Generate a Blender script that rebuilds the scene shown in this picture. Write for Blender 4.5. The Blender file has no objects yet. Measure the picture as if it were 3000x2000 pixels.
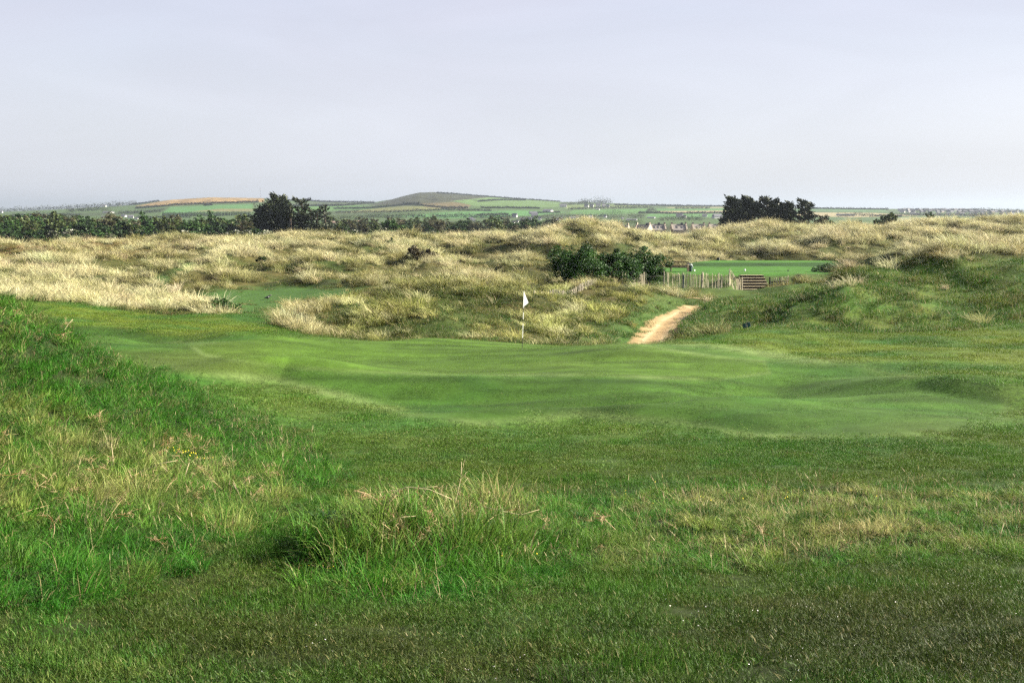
import bpy, bmesh, math, random
import numpy as np
from mathutils import Vector, Matrix

random.seed(7)
RNG = np.random.default_rng(11)
R = math.radians

# ------------------------------------------------------------------ camera, sky, sun, exposure
scene = bpy.context.scene
F = 3600.0                       # focal length in photo pixels (photo 3000 x 2000)
PITCH = math.atan(390.0 / F)     # eye level lies 390 px above the picture centre
CAMZ = 15.0
cam_data = bpy.data.cameras.new('camera')
cam_data.sensor_width = 36.0
cam_data.lens = 36.0 * F / 3000.0
cam_data.clip_start = 0.1
cam_data.clip_end = 60000.0
cam = bpy.data.objects.new('camera', cam_data)
scene.collection.objects.link(cam)
cam.location = (0, 0, CAMZ)
cam.rotation_euler = (R(90) - PITCH, 0, 0)
scene.camera = cam

SUN_EL = R(27)
SUN_AZ = R(79)                   # clockwise from the view direction (+Y): 90 = from the right
sun_dir = Vector((math.sin(SUN_AZ) * math.cos(SUN_EL), math.cos(SUN_AZ) * math.cos(SUN_EL), math.sin(SUN_EL)))
sun_data = bpy.data.lights.new('sun', 'SUN')
sun_data.energy = 5.0
sun_data.angle = R(0.53)
sun_data.color = (1.0, 0.92, 0.77)
sun = bpy.data.objects.new('sun', sun_data)
scene.collection.objects.link(sun)
sun.rotation_euler = sun_dir.to_track_quat('Z', 'Y').to_euler()

world = bpy.data.worlds.new('World')
scene.world = world
world.use_nodes = True
wn, wl = world.node_tree.nodes, world.node_tree.links
wn.clear()
sky = wn.new('ShaderNodeTexSky')
sky.sky_type = 'NISHITA'
sky.sun_disc = False
sky.sun_elevation = SUN_EL
sky.sun_rotation = SUN_AZ
sky.altitude = 10
sky.air_density = 1.0
sky.dust_density = 2.0
sky.ozone_density = 1.5
# thin high veil of cloud over the blue
tc = wn.new('ShaderNodeTexCoord')
mp = wn.new('ShaderNodeMapping'); mp.inputs['Scale'].default_value = (1.0, 1.0, 3.2); mp.inputs['Rotation'].default_value = (0.1, 0.25, 0.4)
nz = wn.new('ShaderNodeTexNoise'); nz.inputs['Scale'].default_value = 2.4; nz.inputs['Detail'].default_value = 7; nz.inputs['Roughness'].default_value = 0.5; nz.inputs['Distortion'].default_value = 0.7
mr = wn.new('ShaderNodeMapRange'); mr.inputs['From Min'].default_value = 0.3; mr.inputs['From Max'].default_value = 0.72; mr.inputs['To Min'].default_value = 0.80; mr.inputs['To Max'].default_value = 0.99
mixv = wn.new('ShaderNodeMix'); mixv.data_type = 'RGBA'
# the veil is paler towards the horizon, where one looks through more of it
sx = wn.new('ShaderNodeSeparateXYZ'); wl.new(tc.outputs['Generated'], sx.inputs['Vector'])
el = wn.new('ShaderNodeMapRange'); el.interpolation_type = 'SMOOTHSTEP'; el.inputs['From Min'].default_value = 0.0; el.inputs['From Max'].default_value = 0.22
wl.new(sx.outputs['Z'], el.inputs['Value'])
veil = wn.new('ShaderNodeMix'); veil.data_type = 'RGBA'
veil.inputs[6].default_value = (3.30, 3.40, 3.72, 1); veil.inputs[7].default_value = (2.82, 2.86, 3.46, 1)
wl.new(el.outputs['Result'], veil.inputs[0]); cm = wn.new('ShaderNodeMapRange'); cm.inputs['From Min'].default_value = 0.3; cm.inputs['From Max'].default_value = 0.7; cm.inputs['To Min'].default_value = 0.94; cm.inputs['To Max'].default_value = 1.05
nz2 = wn.new('ShaderNodeTexNoise'); nz2.inputs['Scale'].default_value = 3.0; nz2.inputs['Detail'].default_value = 6; nz2.inputs['Distortion'].default_value = 0.9
mp2 = wn.new('ShaderNodeMapping'); mp2.inputs['Scale'].default_value = (1.0, 1.0, 5.0); mp2.inputs['Rotation'].default_value = (0.0, -0.22, 0.3)
wl.new(tc.outputs['Generated'], mp2.inputs['Vector']); wl.new(mp2.outputs['Vector'], nz2.inputs['Vector']); wl.new(nz2.outputs['Fac'], cm.inputs['Value'])
cmul = wn.new('ShaderNodeMix'); cmul.data_type = 'RGBA'; cmul.blend_type = 'MULTIPLY'; cmul.inputs[0].default_value = 1.0
wl.new(veil.outputs[2], cmul.inputs[6]); wl.new(cm.outputs['Result'], cmul.inputs[7]); wl.new(cmul.outputs[2], mixv.inputs[7])
bg = wn.new('ShaderNodeBackground'); bg.inputs['Strength'].default_value = 0.05
wo = wn.new('ShaderNodeOutputWorld')
wl.new(tc.outputs['Generated'], mp.inputs['Vector']); wl.new(mp.outputs['Vector'], nz.inputs['Vector'])
wl.new(nz.outputs['Fac'], mr.inputs['Value']); wl.new(mr.outputs['Result'], mixv.inputs[0])
wl.new(sky.outputs['Color'], mixv.inputs[6]); wl.new(mixv.outputs[2], bg.inputs['Color'])
wl.new(bg.outputs['Background'], wo.inputs['Surface'])

world.cycles.sampling_method = 'NONE'      # the sky is nearly even: no need to aim rays at it

vs = scene.view_settings
vs.view_transform = 'Standard'; vs.look = 'None'; vs.gamma = 1.0; vs.use_curve_mapping = False
vs.exposure = 2.3
scene.render.engine = 'CYCLES'
cy = scene.cycles
cy.max_bounces = 4; cy.diffuse_bounces = 2; cy.glossy_bounces = 1; cy.transmission_bounces = 2
cy.use_adaptive_sampling = True; cy.adaptive_threshold = 0.03
cy.volume_bounces = 0; cy.transparent_max_bounces = 4
cy.use_denoising = False     # keep the grain of the grass
cy.caustics_reflective = False; cy.caustics_refractive = False
cy.use_light_tree = False
cy.volume_step_rate = 5.0

# ------------------------------------------------------------------ picture <-> place
CT, ST = math.cos(PITCH), math.sin(PITCH)
def ray(px, py):
    u = (px - 1500.0) / F; v = (1000.0 - py) / F
    return u, CT + v * ST, -ST + v * CT
def drop_at(px, py, d):          # height (relative to the eye) where the ray through a pixel is d metres ahead
    u, y, z = ray(px, py)
    return d * z / y
def x_at(px, d, py=800.0):
    u, y, z = ray(px, py)
    return d * u / y
def project(X, Y, Zr):
    cf = Y * CT - Zr * ST
    cf = np.where(np.abs(cf) < 1e-3, 1e-3, cf)
    cu = Y * ST + Zr * CT
    return 1500 + F * X / cf, 1000 - F * cu / cf

# ------------------------------------------------------------------ numpy noise
def _hash(ix, iy, seed):
    h = (ix.astype(np.int64) * 374761393 + iy.astype(np.int64) * 668265263 + seed * 974711) & 0x7fffffff
    h = ((h ^ (h >> 13)) * 1274126177) & 0x7fffffff
    return (h ^ (h >> 16)) & 0x7fffffff
def perlin(x, y, seed=0):
    x = np.asarray(x, float); y = np.asarray(y, float)
    ix = np.floor(x); iy = np.floor(y); fx = x - ix; fy = y - iy
    def g(ax, ay, dx, dy):
        a = _hash(ax, ay, seed) * (2 * math.pi / 2147483647.0)
        return np.cos(a) * dx + np.sin(a) * dy
    u = fx * fx * fx * (fx * (fx * 6 - 15) + 10); v = fy * fy * fy * (fy * (fy * 6 - 15) + 10)
    n0 = g(ix, iy, fx, fy) * (1 - u) + g(ix + 1, iy, fx - 1, fy) * u
    n1 = g(ix, iy + 1, fx, fy - 1) * (1 - u) + g(ix + 1, iy + 1, fx - 1, fy - 1) * u
    return (n0 * (1 - v) + n1 * v) * 1.4
def fbm(x, y, octs=4, seed=0, gain=0.5):
    s = 0; a = 1.0; f = 1.0
    for k in range(octs):
        s = s + a * perlin(x * f + 17.3 * k, y * f - 9.1 * k, seed + k); a *= gain; f *= 2.03
    return s
def sstep(a, b, x):
    t = np.clip((x - a) / (b - a), 0, 1)
    return t * t * (3 - 2 * t)
def poly_sd(P, poly):            # signed distance to a polygon, negative inside
    poly = np.asarray(poly, float); x, y = P
    best = np.full(x.shape, 1e18); inside = np.zeros(x.shape, bool)
    n = len(poly)
    for i in range(n):
        a = poly[i]; b = poly[(i + 1) % n]
        ex, ey = b - a
        t = np.clip(((x - a[0]) * ex + (y - a[1]) * ey) / (ex * ex + ey * ey + 1e-12), 0, 1)
        dx = x - a[0] - t * ex; dy = y - a[1] - t * ey
        best = np.minimum(best, dx * dx + dy * dy)
        if ey != 0:
            c = ((a[1] > y) != (b[1] > y)) & (x < ex * (y - a[1]) / ey + a[0])
            inside ^= c
    return np.where(inside, -1, 1) * np.sqrt(best)
def in_poly(P, poly, feather=6.0):
    return sstep(feather, -feather, poly_sd(P, poly))
def line_sd(P, pts):
    x, y = P; best = np.full(x.shape, 1e18)
    for a, b in zip(pts[:-1], pts[1:]):
        ex, ey = b[0] - a[0], b[1] - a[1]
        t = np.clip(((x - a[0]) * ex + (y - a[1]) * ey) / (ex * ex + ey * ey + 1e-12), 0, 1)
        best = np.minimum(best, (x - a[0] - t * ex) ** 2 + (y - a[1] - t * ey) ** 2)
    return np.sqrt(best)

# ------------------------------------------------------------------ the lie of the land
# visible points of the ground: (photo x, photo y, metres ahead); a string marks a height given directly
CP = [
 (-600,2000,6.6),(0,2000,6.8),(750,2000,7.0),(1500,2000,7.1),(2250,2000,7.1),(3000,2000,7.1),(3700,2000,7.1),
 (0,1700,9.6),(500,1700,10.6),(1000,1700,11.2),(1500,1700,11.5),(2250,1700,11.5),(3000,1700,11.5),(3700,1700,11.5),
 (0,1400,13),(300,1400,14.5),(700,1400,17),(1200,1400,18.5),(2000,1400,18.5),(3000,1400,18.5),(3700,1400,18.5),
 (0,1150,16.5),(200,1180,18.2),(400,1200,20.5),(600,1200,24),(800,1200,27),(1400,1200,28.2),(2000,1200,28),(2600,1200,28),(3000,1200,28),
 (0,905,20),(100,950,21.5),(200,1000,23.5),(300,1055,26),(430,1085,29),(-500,720,19),
 (600,1097,33.5),(1000,1095,35.5),(1500,1100,36),(2000,1100,36),(2500,1090,36),(3000,1080,36),
 (1530,1016,45.5),(1200,1006,46),(900,1012,44),(700,1018,42.5),(500,1012,42.5),(300,985,43),(400,968,48),(230,955,48),
 (150,918,55),(400,938,55),(650,962,52),(850,982,50),
 (0,882,60),(250,893,62),(500,918,61),(740,938,58),(870,975,54),(1000,990,51.5),(1250,989,50.5),(1530,1008,49),(1700,1013,48.5),(1850,1012,48),
 (2000,999,49),(2200,970,52),(2500,974,53),(2800,967,53),(3000,950,54),(3400,930,54),
 (2300,1030,43),(2700,1020,43),(3000,1015,43),
 (1000,980,58),(1250,975,58),(1530,998,59),(1700,1003,61),
 (1840,1010,66),(1900,1010,66),(1960,1006,66),(1905,960,75.4),(1960,920,85),(2020,895,92.6),(2050,872,100),
 (1600,945,66),(1750,898,76),(1850,880,86),(1900,870,93),
 (1300,900,70),(1500,895,73),(1100,885,73),(950,900,66),(850,930,62),
 (1300,855,84),(1500,862,86),(1650,850,94),(1800,842,98),(1900,836,103),
 (2050,960,68),(2100,900,82),(2200,930,69),(2200,880,92),(2250,852,106),(2150,853,107),(2330,832,106),(2400,820,110),
 (1900,800,118),(2150,802,117.5),(2400,800,118),(1950,782,130),(2300,782,130),(2050,768,142),(2350,768,142),(2470,790,124),
 (1950,848,107),(2080,850,106),(1880,842,105),
 (2260,955,60),(2350,900,66),(2440,860,72),(2500,815,82),(2600,790,86),(2750,775,88),(3000,745,90),(2600,900,66),(2800,880,66),(3000,860,64),
 (2500,962,57.5),(2800,952,58),(3000,935,58),(2300,905,75),(2400,838,88),(3400,740,90),(3400,850,64),
 (2500,765,135),(2700,750,130),(3000,735,125),(2450,740,155),(2450,710,165),(2600,700,165),(2800,700,160),(3000,700,155),
 (2250,662,190),(2350,672,185),(2500,667,195),(2700,657,190),(2850,650,190),(3000,646,185),(3400,640,185),
 (2100,690,190),(2000,690,200),(2150,732,165),(2000,745,152),
 (1700,670,190),(1600,674,190),(1500,694,190),(1850,684,195),(1750,722,160),(1600,742,150),(1400,752,150),(1380,802,120),(1250,782,130),
 (1450,704,180),(1650,792,120),(1880,764,138),
 (0,718,185),(300,711,190),(600,704,195),(900,695,200),(1150,692,205),(1330,694,200),(-400,720,185),
 (700,725,160),(900,730,158),(1030,748,150),(650,790,128),(900,790,130),(1050,790,130),
 (0,780,125),(250,762,140),(450,800,122),(150,830,105),(-400,780,120),
 (0,845,95),(300,855,93),(500,872,90),(700,850,108),(900,860,104),(800,890,95),(1050,860,98),(600,908,80),(750,912,85),
 (200,884,74),(0,874,74),(420,908,73),(560,918,71),(-400,860,80),
]
HP = [ # (photo x, metres ahead, height below the eye)
 (0,30,-3.7),(0,45,-4.6),(200,33,-4.5),(-500,30,-3.0),(-500,55,-4.5),
 (1000,55,-6.1),(1250,54,-6.1),(1530,54,-6.2),(1850,55,-7.1),(2000,57,-6.9),
 (2700,104,-5.7),(3000,104,-5.3),(2560,100,-6.0),(3400,104,-5.3),
 (-1500,1.0,-1.6),(1500,1.0,-1.62),(4500,1.0,-1.62),(1500,3.5,-2.1),(-800,3.5,-1.9),(3800,3.5,-2.1),
]
for p in (-400, 200, 800, 1400, 2000, 2600, 3300): HP.append((p, 240, -7.2))
def tps_coords(X, d):
    dd = np.maximum(d, 0.5)
    return 6.0 * X / np.sqrt(dd * dd + 30.0), 3.1 * np.log(dd + 3.0)
cx = []; cd = []; cz = []
for px, py, d in CP: cx.append(x_at(px, d, py)); cd.append(d); cz.append(drop_at(px, py, d))
for px, d, z in HP: cx.append(x_at(px, d)); cd.append(d); cz.append(z)
cx, cd, cz = map(np.array, (cx, cd, cz))
ca, cb = tps_coords(cx, cd)
def _U(r2): return np.where(r2 > 1e-12, r2 * np.log(r2 + 1e-12), 0)
n = len(cz)
K = _U((ca[:, None] - ca[None]) ** 2 + (cb[:, None] - cb[None]) ** 2) + 0.015 * np.eye(n)
P = np.stack([np.ones(n), ca, cb], 1)
A = np.block([[K, P], [P.T, np.zeros((3, 3))]])
sol = np.linalg.solve(A, np.concatenate([cz, np.zeros(3)]))
def tps(X, d):
    a, b = tps_coords(X, d)
    out = sol[n] + sol[n + 1] * a + sol[n + 2] * b
    for i in range(n):
        out = out + sol[i] * _U((a - ca[i]) ** 2 + (b - cb[i]) ** 2)
    return out
SKYX = [-900,0,230,400,500,620,800,950,1090,1150,1190,1230,1280,1340,1450,1560,1650,1720,1900,2100,2400,2600,2800,3000,3900]
SKYY = [612,622,611,600,586,578,581,592,594,584,573,564,563,569,578,586,592,592,600,605,609,612,615,620,622]
def far_z(X, d):
    px = 1500 + F * X / (np.maximum(d, 1) * CT * 1.0055)
    s = np.interp(px, SKYX, SKYY)
    prof = [(235, 724 + 0 * s), (300, 712 + 0 * s), (450, 688 + 0 * s), (700, 667 + 0 * s), (1000, 653 + 0 * s), (1500, 641 + 0 * s),
            (2000, 632 * .55 + s * .45), (2600, 622 * .2 + s * .8), (3200, s), (4500, s + 8), (19000, 611.5 + 0 * s)]
    ld = np.log(np.maximum(d, 235)); py = 0 * s
    for (d0, p0), (d1, p1) in zip(prof[:-1], prof[1:]):
        t = (ld - math.log(d0)) / (math.log(d1) - math.log(d0))
        m = (t >= 0) & (t <= 1)
        py = np.where(m, p0 * (1 - t) + p1 * t, py)
    py = np.where(d >= 19000, 611.5, py)
    v = (1000 - py) / F
    return d * (-ST + v * CT) / (CT + v * ST)

BACKX = [-600,0,250,500,740,870,1000,1250,1530,1850,2000,2200,3000,3700]
BACKD = [60,60,62,61,58,54,51.5,50.5,49,48,49,52,54,54]
PATHPX = [(1880,57),(1900,66),(1940,75.5),(1974,82),(2010,88.5),(2040,93.5)]
PATH = [(x_at(p, d, 930), d) for p, d in PATHPX]
TEE = [(x_at(p, d, 785), d) for p, d in [(1885,121),(1990,117.5),(2420,117),(2520,124),(2500,134),(2440,143),(2080,144),(2020,139),(1990,131),(1900,127)]]
STAIRCUT = [(x_at(q, e, 830), e) for q, e in ((2150,106),(2335,106),(2325,117.6),(2165,117.6))]
BANKP = [(2030,1010),(1990,965),(2075,885),(2240,858),(2330,835),(2450,808),(2490,785),(2700,765),(3800,735),(3800,965)]
GREENP = [(560,1012),(650,1000),(860,985),(1000,985),(1250,978),(1530,998),(1850,1005),(2060,1040),(2240,1058),(2255,1092),(2100,1112),(1700,1098),(1300,1097),(1000,1087),(760,1066),(600,1040)]
APRONP = [(215,960),(330,962),(450,984),(560,1000),(700,985),(860,980),(1000,980),(1250,975),(1530,995),(1850,1000),(2000,1010),(2150,1022),(2400,1060),(2600,1090),(2850,1128),(2945,1170),(2940,1230),(2800,1265),(2500,1292),(2200,1275),(2000,1240),(1700,1215),(1400,1240),(1200,1215),(1000,1160),(800,1112),(540,1092),(400,1080),(300,1050)]
LEFTP = [(-900,300),(0,850),(150,950),(300,1045),(470,1090),(560,1150),(700,1215),(900,1290),(1020,1390),(850,1480),(740,1560),(620,1650),(440,1715),(150,1790),(-900,1850)]
STRIPP = [(915,1722),(925,1560),(1050,1490),(1400,1468),(1700,1460),(2100,1435),(2600,1432),(3000,1432),(3900,1425),(3900,1625),(3000,1632),(2600,1655),(2200,1672),(1800,1690),(1500,1735),(1250,1772),(1000,1770)]
VALLEYP = [(540,878),(600,855),(700,843),(900,838),(1060,850),(1010,875),(900,885),(840,905),(800,925),(720,925),(640,900)]
HOLLOWP = [(395,835),(470,800),(550,768),(592,770),(530,808),(490,838)]

def height(X, d):
    zn = tps(X, d)
    zf = far_z(X, np.maximum(d, 1))
    t = sstep(215, 262, d)
    z = zn * (1 - t) + zf * t
    px, _ = project(X, np.maximum(d, 0.5), np.full_like(X, -5.0))
    back = np.interp(px, BACKX, BACKD)
    dune = sstep(0, 6, d - back) * sstep(262, 225, d)
    pd = line_sd((X, d), PATH)
    tee = sstep(1.5, -1.0, poly_sd((X, d), TEE))
    bank = in_poly(project(X, np.maximum(d, 1), z), BANKP, 25) * (d < 108) * dune
    val = in_poly(project(X, np.maximum(d, 1), z), VALLEYP, 20) * (d > 70) * (d < 130)
    k = dune * (1 - tee) * sstep(0.8, 4.0, pd) * (1 - 0.85 * val)
    k1 = k * (1 + 0.15 * bank) * sstep(0, 12, d - back)
    def hummock(X_):
        return (0.70 * perlin(X_ / 8.5, d / 11.0, 3) + 0.34 * perlin(X_ / 3.6 + 5, d / 4.6, 5) + 0.55 * np.maximum(0, perlin(X_ / 13.0 + 3, d / 17.0, 21) - 0.15))
    hum = hummock(X); hum = hummock(X + 2.2 * hum)               # steeper towards the left, as the wind has built them
    hum = hum + 0.10 * perlin(X / 1.6, d / 2.0, 8)
    z = z + k1 * hum * (1.05 + 0.6 * sstep(80, 150, d)) - 0.10 * k
    # broad swales of the mown ground
    mown = (1 - dune) * sstep(18, 30, d)
    z = z + mown * (0.16 * perlin(X / 7.0 + 2, d / 6.0, 33) + 0.06 * perlin(X / 2.6, d / 3.2, 34))
    for l, h_, rr, fall in FRONTS:      # swales: the turf falls away on the near side of these crests
        xs = [q[0] for q in l]; dc = np.interp(X, xs, [q[1] for q in l]) + 0.5 * perlin(X / 4.0, X * 0 + 3.3, 71)
        e_ = sstep(xs[0] - 3, xs[0] + 2, X) * sstep(xs[-1] + 3, xs[-1] - 2, X)
        z = z - h_ * e_ * sstep(-0.3, rr, dc - d) * np.exp(-np.maximum(dc - d - rr, 0) / fall)
    z = z - 0.55 * dune * sstep(110, 170, d) * sstep(240, 215, d)
    near = sstep(40, 8, d) * (d > -5)
    z = z + near * (0.035 * fbm(X / 1.3, d / 1.3, 3, 41))
    # scarps: the ground to the right of these lines stands higher, with a steep left face
    for pts_, h_, wd in SCARPS:
        w_ = 0.5 * perlin(X / 2.2, d / 2.6, 77) + 0.25 * perlin(X / 0.9, d / 1.1, 78)
        ys = [q[1] for q in pts_]; xs = [q[0] for q in pts_]
        s_ = X - np.interp(d, ys, xs) + w_
        end = sstep(ys[0] - 4, ys[0] + 1, d) * sstep(ys[-1] + 5, ys[-1] - 1, d)
        z = z + h_ * end * sstep(-0.9, 0.7, s_) * np.exp(-np.maximum(s_, 0) / wd)
    # tee platform stays flat, its back tier a hand higher
    z = z * (1 - tee) + tee * (-6.23 + 0.22 * sstep(133.5, 136, d))
    st = sstep(0.6, -0.2, poly_sd((X, d), STAIRCUT))
    z = np.where(st > 0, z * (1 - st) + np.minimum(z, np.interp(d, [100, 110, 111, 117], [-7.30, -7.46, -7.46, -6.45])) * st, z)
    # sand path cut slightly into its valley
    z = z - 0.18 * sstep(2.1, 1.3, pd)
    for bx, bd, sx, sy, h in BUMPS:
        z = z + h * np.exp(-((X - bx) / sx) ** 2 - ((d - bd) / sy) ** 2)
    return z
BUMPS = []
FRONTS = [([(x_at(q, e, 1090), e) for q, e in l], h_, rr, fall) for l, h_, rr, fall in (
 ([(560,33.8),(850,36.0),(1200,35.2),(1700,34.6),(2100,35.2),(2280,36.5)], 0.52, 2.4, 3.0),
 ([(1400,28.6),(1700,29.0),(2000,28.4),(2250,27.6)], 0.34, 1.6, 2.5),
 ([(2350,34.0),(2650,33.0),(2900,31.5)], 0.36, 1.8, 2.5),
 ([(1700,40.5),(2000,41.0),(2250,40.0)], 0.18, 1.2, 2.0),
 ([(150,49.5),(350,49.0),(520,46.5),(700,45.5)], 0.42, 2.2, 3.0),
)]
SCARPS = [([(x_at(q, e, 900), e) for q, e in l], h_, wd) for l, h_, wd in (
 ([(2290,61),(2350,66),(2410,72),(2450,78),(2500,86)], 0.85, 7.0),
 ([(2420,60),(2480,64),(2530,69)], 0.45, 4.0),
 ([(2640,62),(2680,70),(2720,78)], 0.35, 5.0),
 ([(2000,62),(2012,70),(2045,79),(2100,88),(2130,95)], 0.42, 3.5),
 ([(1520,156),(1560,163),(1640,172)], 1.3, 7.0),
 ([(1690,168),(1730,176),(1790,186)], 1.1, 8.0),
 ([(2130,150),(2180,160),(2230,172)], 1.0, 8.0),
 ([(2380,150),(2420,160),(2470,172)], 0.9, 8.0),
 ([(600,132),(650,142),(700,152)], 0.8, 8.0),
 ([(1195,134),(1205,139),(1215,144)], 0.7, 3.0),
 ([(90,128),(130,138),(150,146)], 0.7, 7.0),
 ([(430,164),(460,172),(480,178)], 0.7, 6.0),
)]
def bump(px, d, sx, sy, h, py=1200): BUMPS.append((x_at(px, d, py), d, sx, sy, h))
bump(1130, 12.6, 0.75, 0.45, 0.46, 1620); bump(1450, 13.2, 0.9, 0.5, 0.20, 1600); bump(965, 12.3, 0.24, 0.35, 0.24, 1620)
bump(2300, 14.5, 3.0, 0.9, 0.10, 1500)
bump(150, 12.0, 0.9, 0.6, 0.12, 1500)
bump(850, 36.0, 3.6, 2.0, 0.40, 1080); bump(1250, 33.5, 4.5, 1.6, 0.26, 1110); bump(1900, 32.5, 3.0, 1.5, 0.34, 1120); bump(2130, 30.2, 2.0, 1.2, 0.38, 1160)
bump(1850, 30.6, 3.0, 1.0, -0.30, 1150); bump(1600, 28.6, 4.0, 1.0, 0.12, 1200); bump(2750, 31.5, 3.0, 2.0, 0.42, 1150); bump(2250, 38.5, 4.0, 1.4, 0.26, 1060)
bump(640, 44, 2.4, 3.0, 0.36, 1000); bump(380, 46, 2.0, 4.0, 0.15, 980); bump(1100, 41.5, 3.0, 1.4, -0.10, 1030); bump(2650, 36.5, 3, 1.2, -0.14, 1090)
bump(2475, 93, 4.0, 6.0, -0.6, 820); bump(2420, 101, 4.0, 5.0, -0.45, 815)
bump(344, 99.5, 5.0, 3.6, -2.1, 860)
bump(730, 57.5, 3.0, 2.5, 0.25, 940)
# dunes that stand out
bump(1720, 188, 9, 9, 0.7, 670); bump(2250, 186, 6, 8, 0.7, 665); bump(1560, 165, 5, 6, 0.9, 710); bump(1430, 158, 6, 6, -1.0, 740); bump(1640, 150, 6, 4, -0.7, 745)
bump(780, 157, 7, 6, 0.8, 730); bump(960, 152, 5, 5, 0.7, 740); bump(1230, 142, 3.2, 3.0, 0.9, 760); bump(2550, 160, 8, 6, 0.9, 700); bump(2250, 172, 5, 5, -0.6, 710)
bump(500, 172, 4, 5, 0.6, 720); bump(130, 145, 5, 5, 0.7, 760); bump(920, 61.5, 1.8, 2.2, 0.35, 930); bump(1300, 66, 3.5, 2.5, 0.2, 920); bump(480, 76, 2.6, 2.0, 0.4, 900)
bump(2330, 64, 1.2, 2.0, -0.35, 940); bump(2400, 70, 1.5, 2.5, -0.35, 900); bump(2620, 72, 3.5, 4.0, 0.35, 880); bump(2900, 74, 4.0, 6.0, 0.5, 850); bump(2750, 74, 2.5, 3.0, 0.35, 850)

# the sheet: rows ahead of the eye, columns fanning out
rows = np.concatenate([np.linspace(-60, 2.0, 32, endpoint=False), np.geomspace(2.0, 25, 150, endpoint=False), np.geomspace(25, 240, 330, endpoint=False),
                       np.geomspace(240, 4600, 190, endpoint=False), np.geomspace(4600, 19500, 10)])
tin = np.linspace(-0.455, 0.455, 600)
tout = np.geomspace(0.457, 0.95, 40)
cols = np.concatenate([-tout[::-1], tin, tout])
NR, NC = len(rows), len(cols)
Dg = np.repeat(rows[:, None], NC, 1)
def width(d): return np.sqrt(d * d + 36.0)
Xg = cols[None, :] * width(rows)[:, None]
Zg = height(Xg.ravel(), Dg.ravel()).reshape(NR, NC)
PXg, PYg = project(Xg, np.maximum(Dg, 0.3), Zg)
def ground_z(x, y):              # height of the ground sheet (world z)
    r = np.clip(np.searchsorted(rows, y) - 1, 0, NR - 2)
    fr = (y - rows[r]) / (rows[r + 1] - rows[r])
    out = 0
    for rr, w in ((r, 1 - fr), (r + 1, fr)):
        t = x / width(rows[rr])
        c = int(np.clip(np.searchsorted(cols, t) - 1, 0, NC - 2))
        fc = (t - cols[c]) / (cols[c + 1] - cols[c])
        out += w * (Zg[rr, c] * (1 - fc) + Zg[rr, c + 1] * fc)
    return CAMZ + out
def spot(px, d, py=700.0, dz=0.0):   # a point on the ground d metres ahead in the direction of a photo column
    x = x_at(px, d, py)
    return Vector((x, d, ground_z(x, d) + dz))
def d_for(px, py, dmin=300.0):       # how far ahead the ground shows at a picture point beyond the dunes
    ds = np.geomspace(dmin, 4400, 260)
    xs = x_at(px, 1.0, py) * ds
    yy = project(xs, ds, far_z(xs, ds))[1]
    k = np.argmax(yy <= py)
    return float(ds[k]) if yy[k] <= py else 3150.0

# ------------------------------------------------------------------ what grows where
back_g = np.interp(PXg, BACKX, BACKD)
PP = (PXg, PYg)
ahead = Dg > 1.5
m_dune = sstep(-0.5, 1.5, Dg - back_g) * sstep(275, 240, Dg)
m_near = (1 - sstep(-0.5, 1.5, Dg - back_g))
m_apron = in_poly(PP, APRONP, 16) * (Dg > 24) * m_near
m_green = in_poly(PP, GREENP, 4) * (Dg > 24) * m_near
crest = np.interp(PXg, [-600,0,100,200,300,430,560,800,1100], [21,22,23.5,25.5,28,31,34,32,30])
m_left = in_poly(PP, LEFTP, 40) * (Dg < crest + 2) * ahead
m_strip = in_poly(PP, STRIPP, 14) * (Dg < 23) * ahead
m_bank = in_poly(PP, BANKP, 18) * (Dg < 106) * m_dune
m_tee = sstep(0.4, -0.4, poly_sd((Xg, Dg), TEE))
path_c = line_sd((Xg, Dg), PATH)
path_sd = path_c + 0.20 * perlin(Xg / 0.9, Dg / 1.1, 51) + 0.14 * perlin(Xg / 0.35, Dg / 0.5, 52)
m_path = sstep(1.34, 1.14, path_sd + 0.25 * sstep(78, 92, Dg)) * (Dg > 52)
m_path = np.maximum(m_path, sstep(0.7, 0.5, line_sd((Xg, Dg), [(x_at(2030, 99, 875), 98.6), (x_at(2075, 99.5, 875), 99.2)]) + 0.2 * perlin(Xg / 0.6, Dg / 0.6, 53)))
m_valley = in_poly(PP, VALLEYP, 14) * (Dg > 68) * (Dg < 135)
m_valley = np.maximum(m_valley, in_poly(PP, [(610,905),(700,878),(860,882),(850,930),(800,948),(700,942)], 10) * (Dg > 55) * (Dg < 100))
m_hollow = in_poly(PP, HOLLOWP, 10) * (Dg > 95) * (Dg < 215)
m_verge = sstep(5.0, 1.3, path_sd) * m_dune
m_far = sstep(240, 275, Dg)
m_teebank = in_poly(PP, [(1830,800),(1940,780),(2040,780),(2480,792),(2440,815),(2330,840),(2200,905),(2110,900),(2080,868),(1990,862),(1840,850)], 10) * (Dg > 86) * (Dg < 126)
m_mown = np.clip(m_near * (1 - m_left) * (1 - m_strip), 0, 1)

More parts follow.
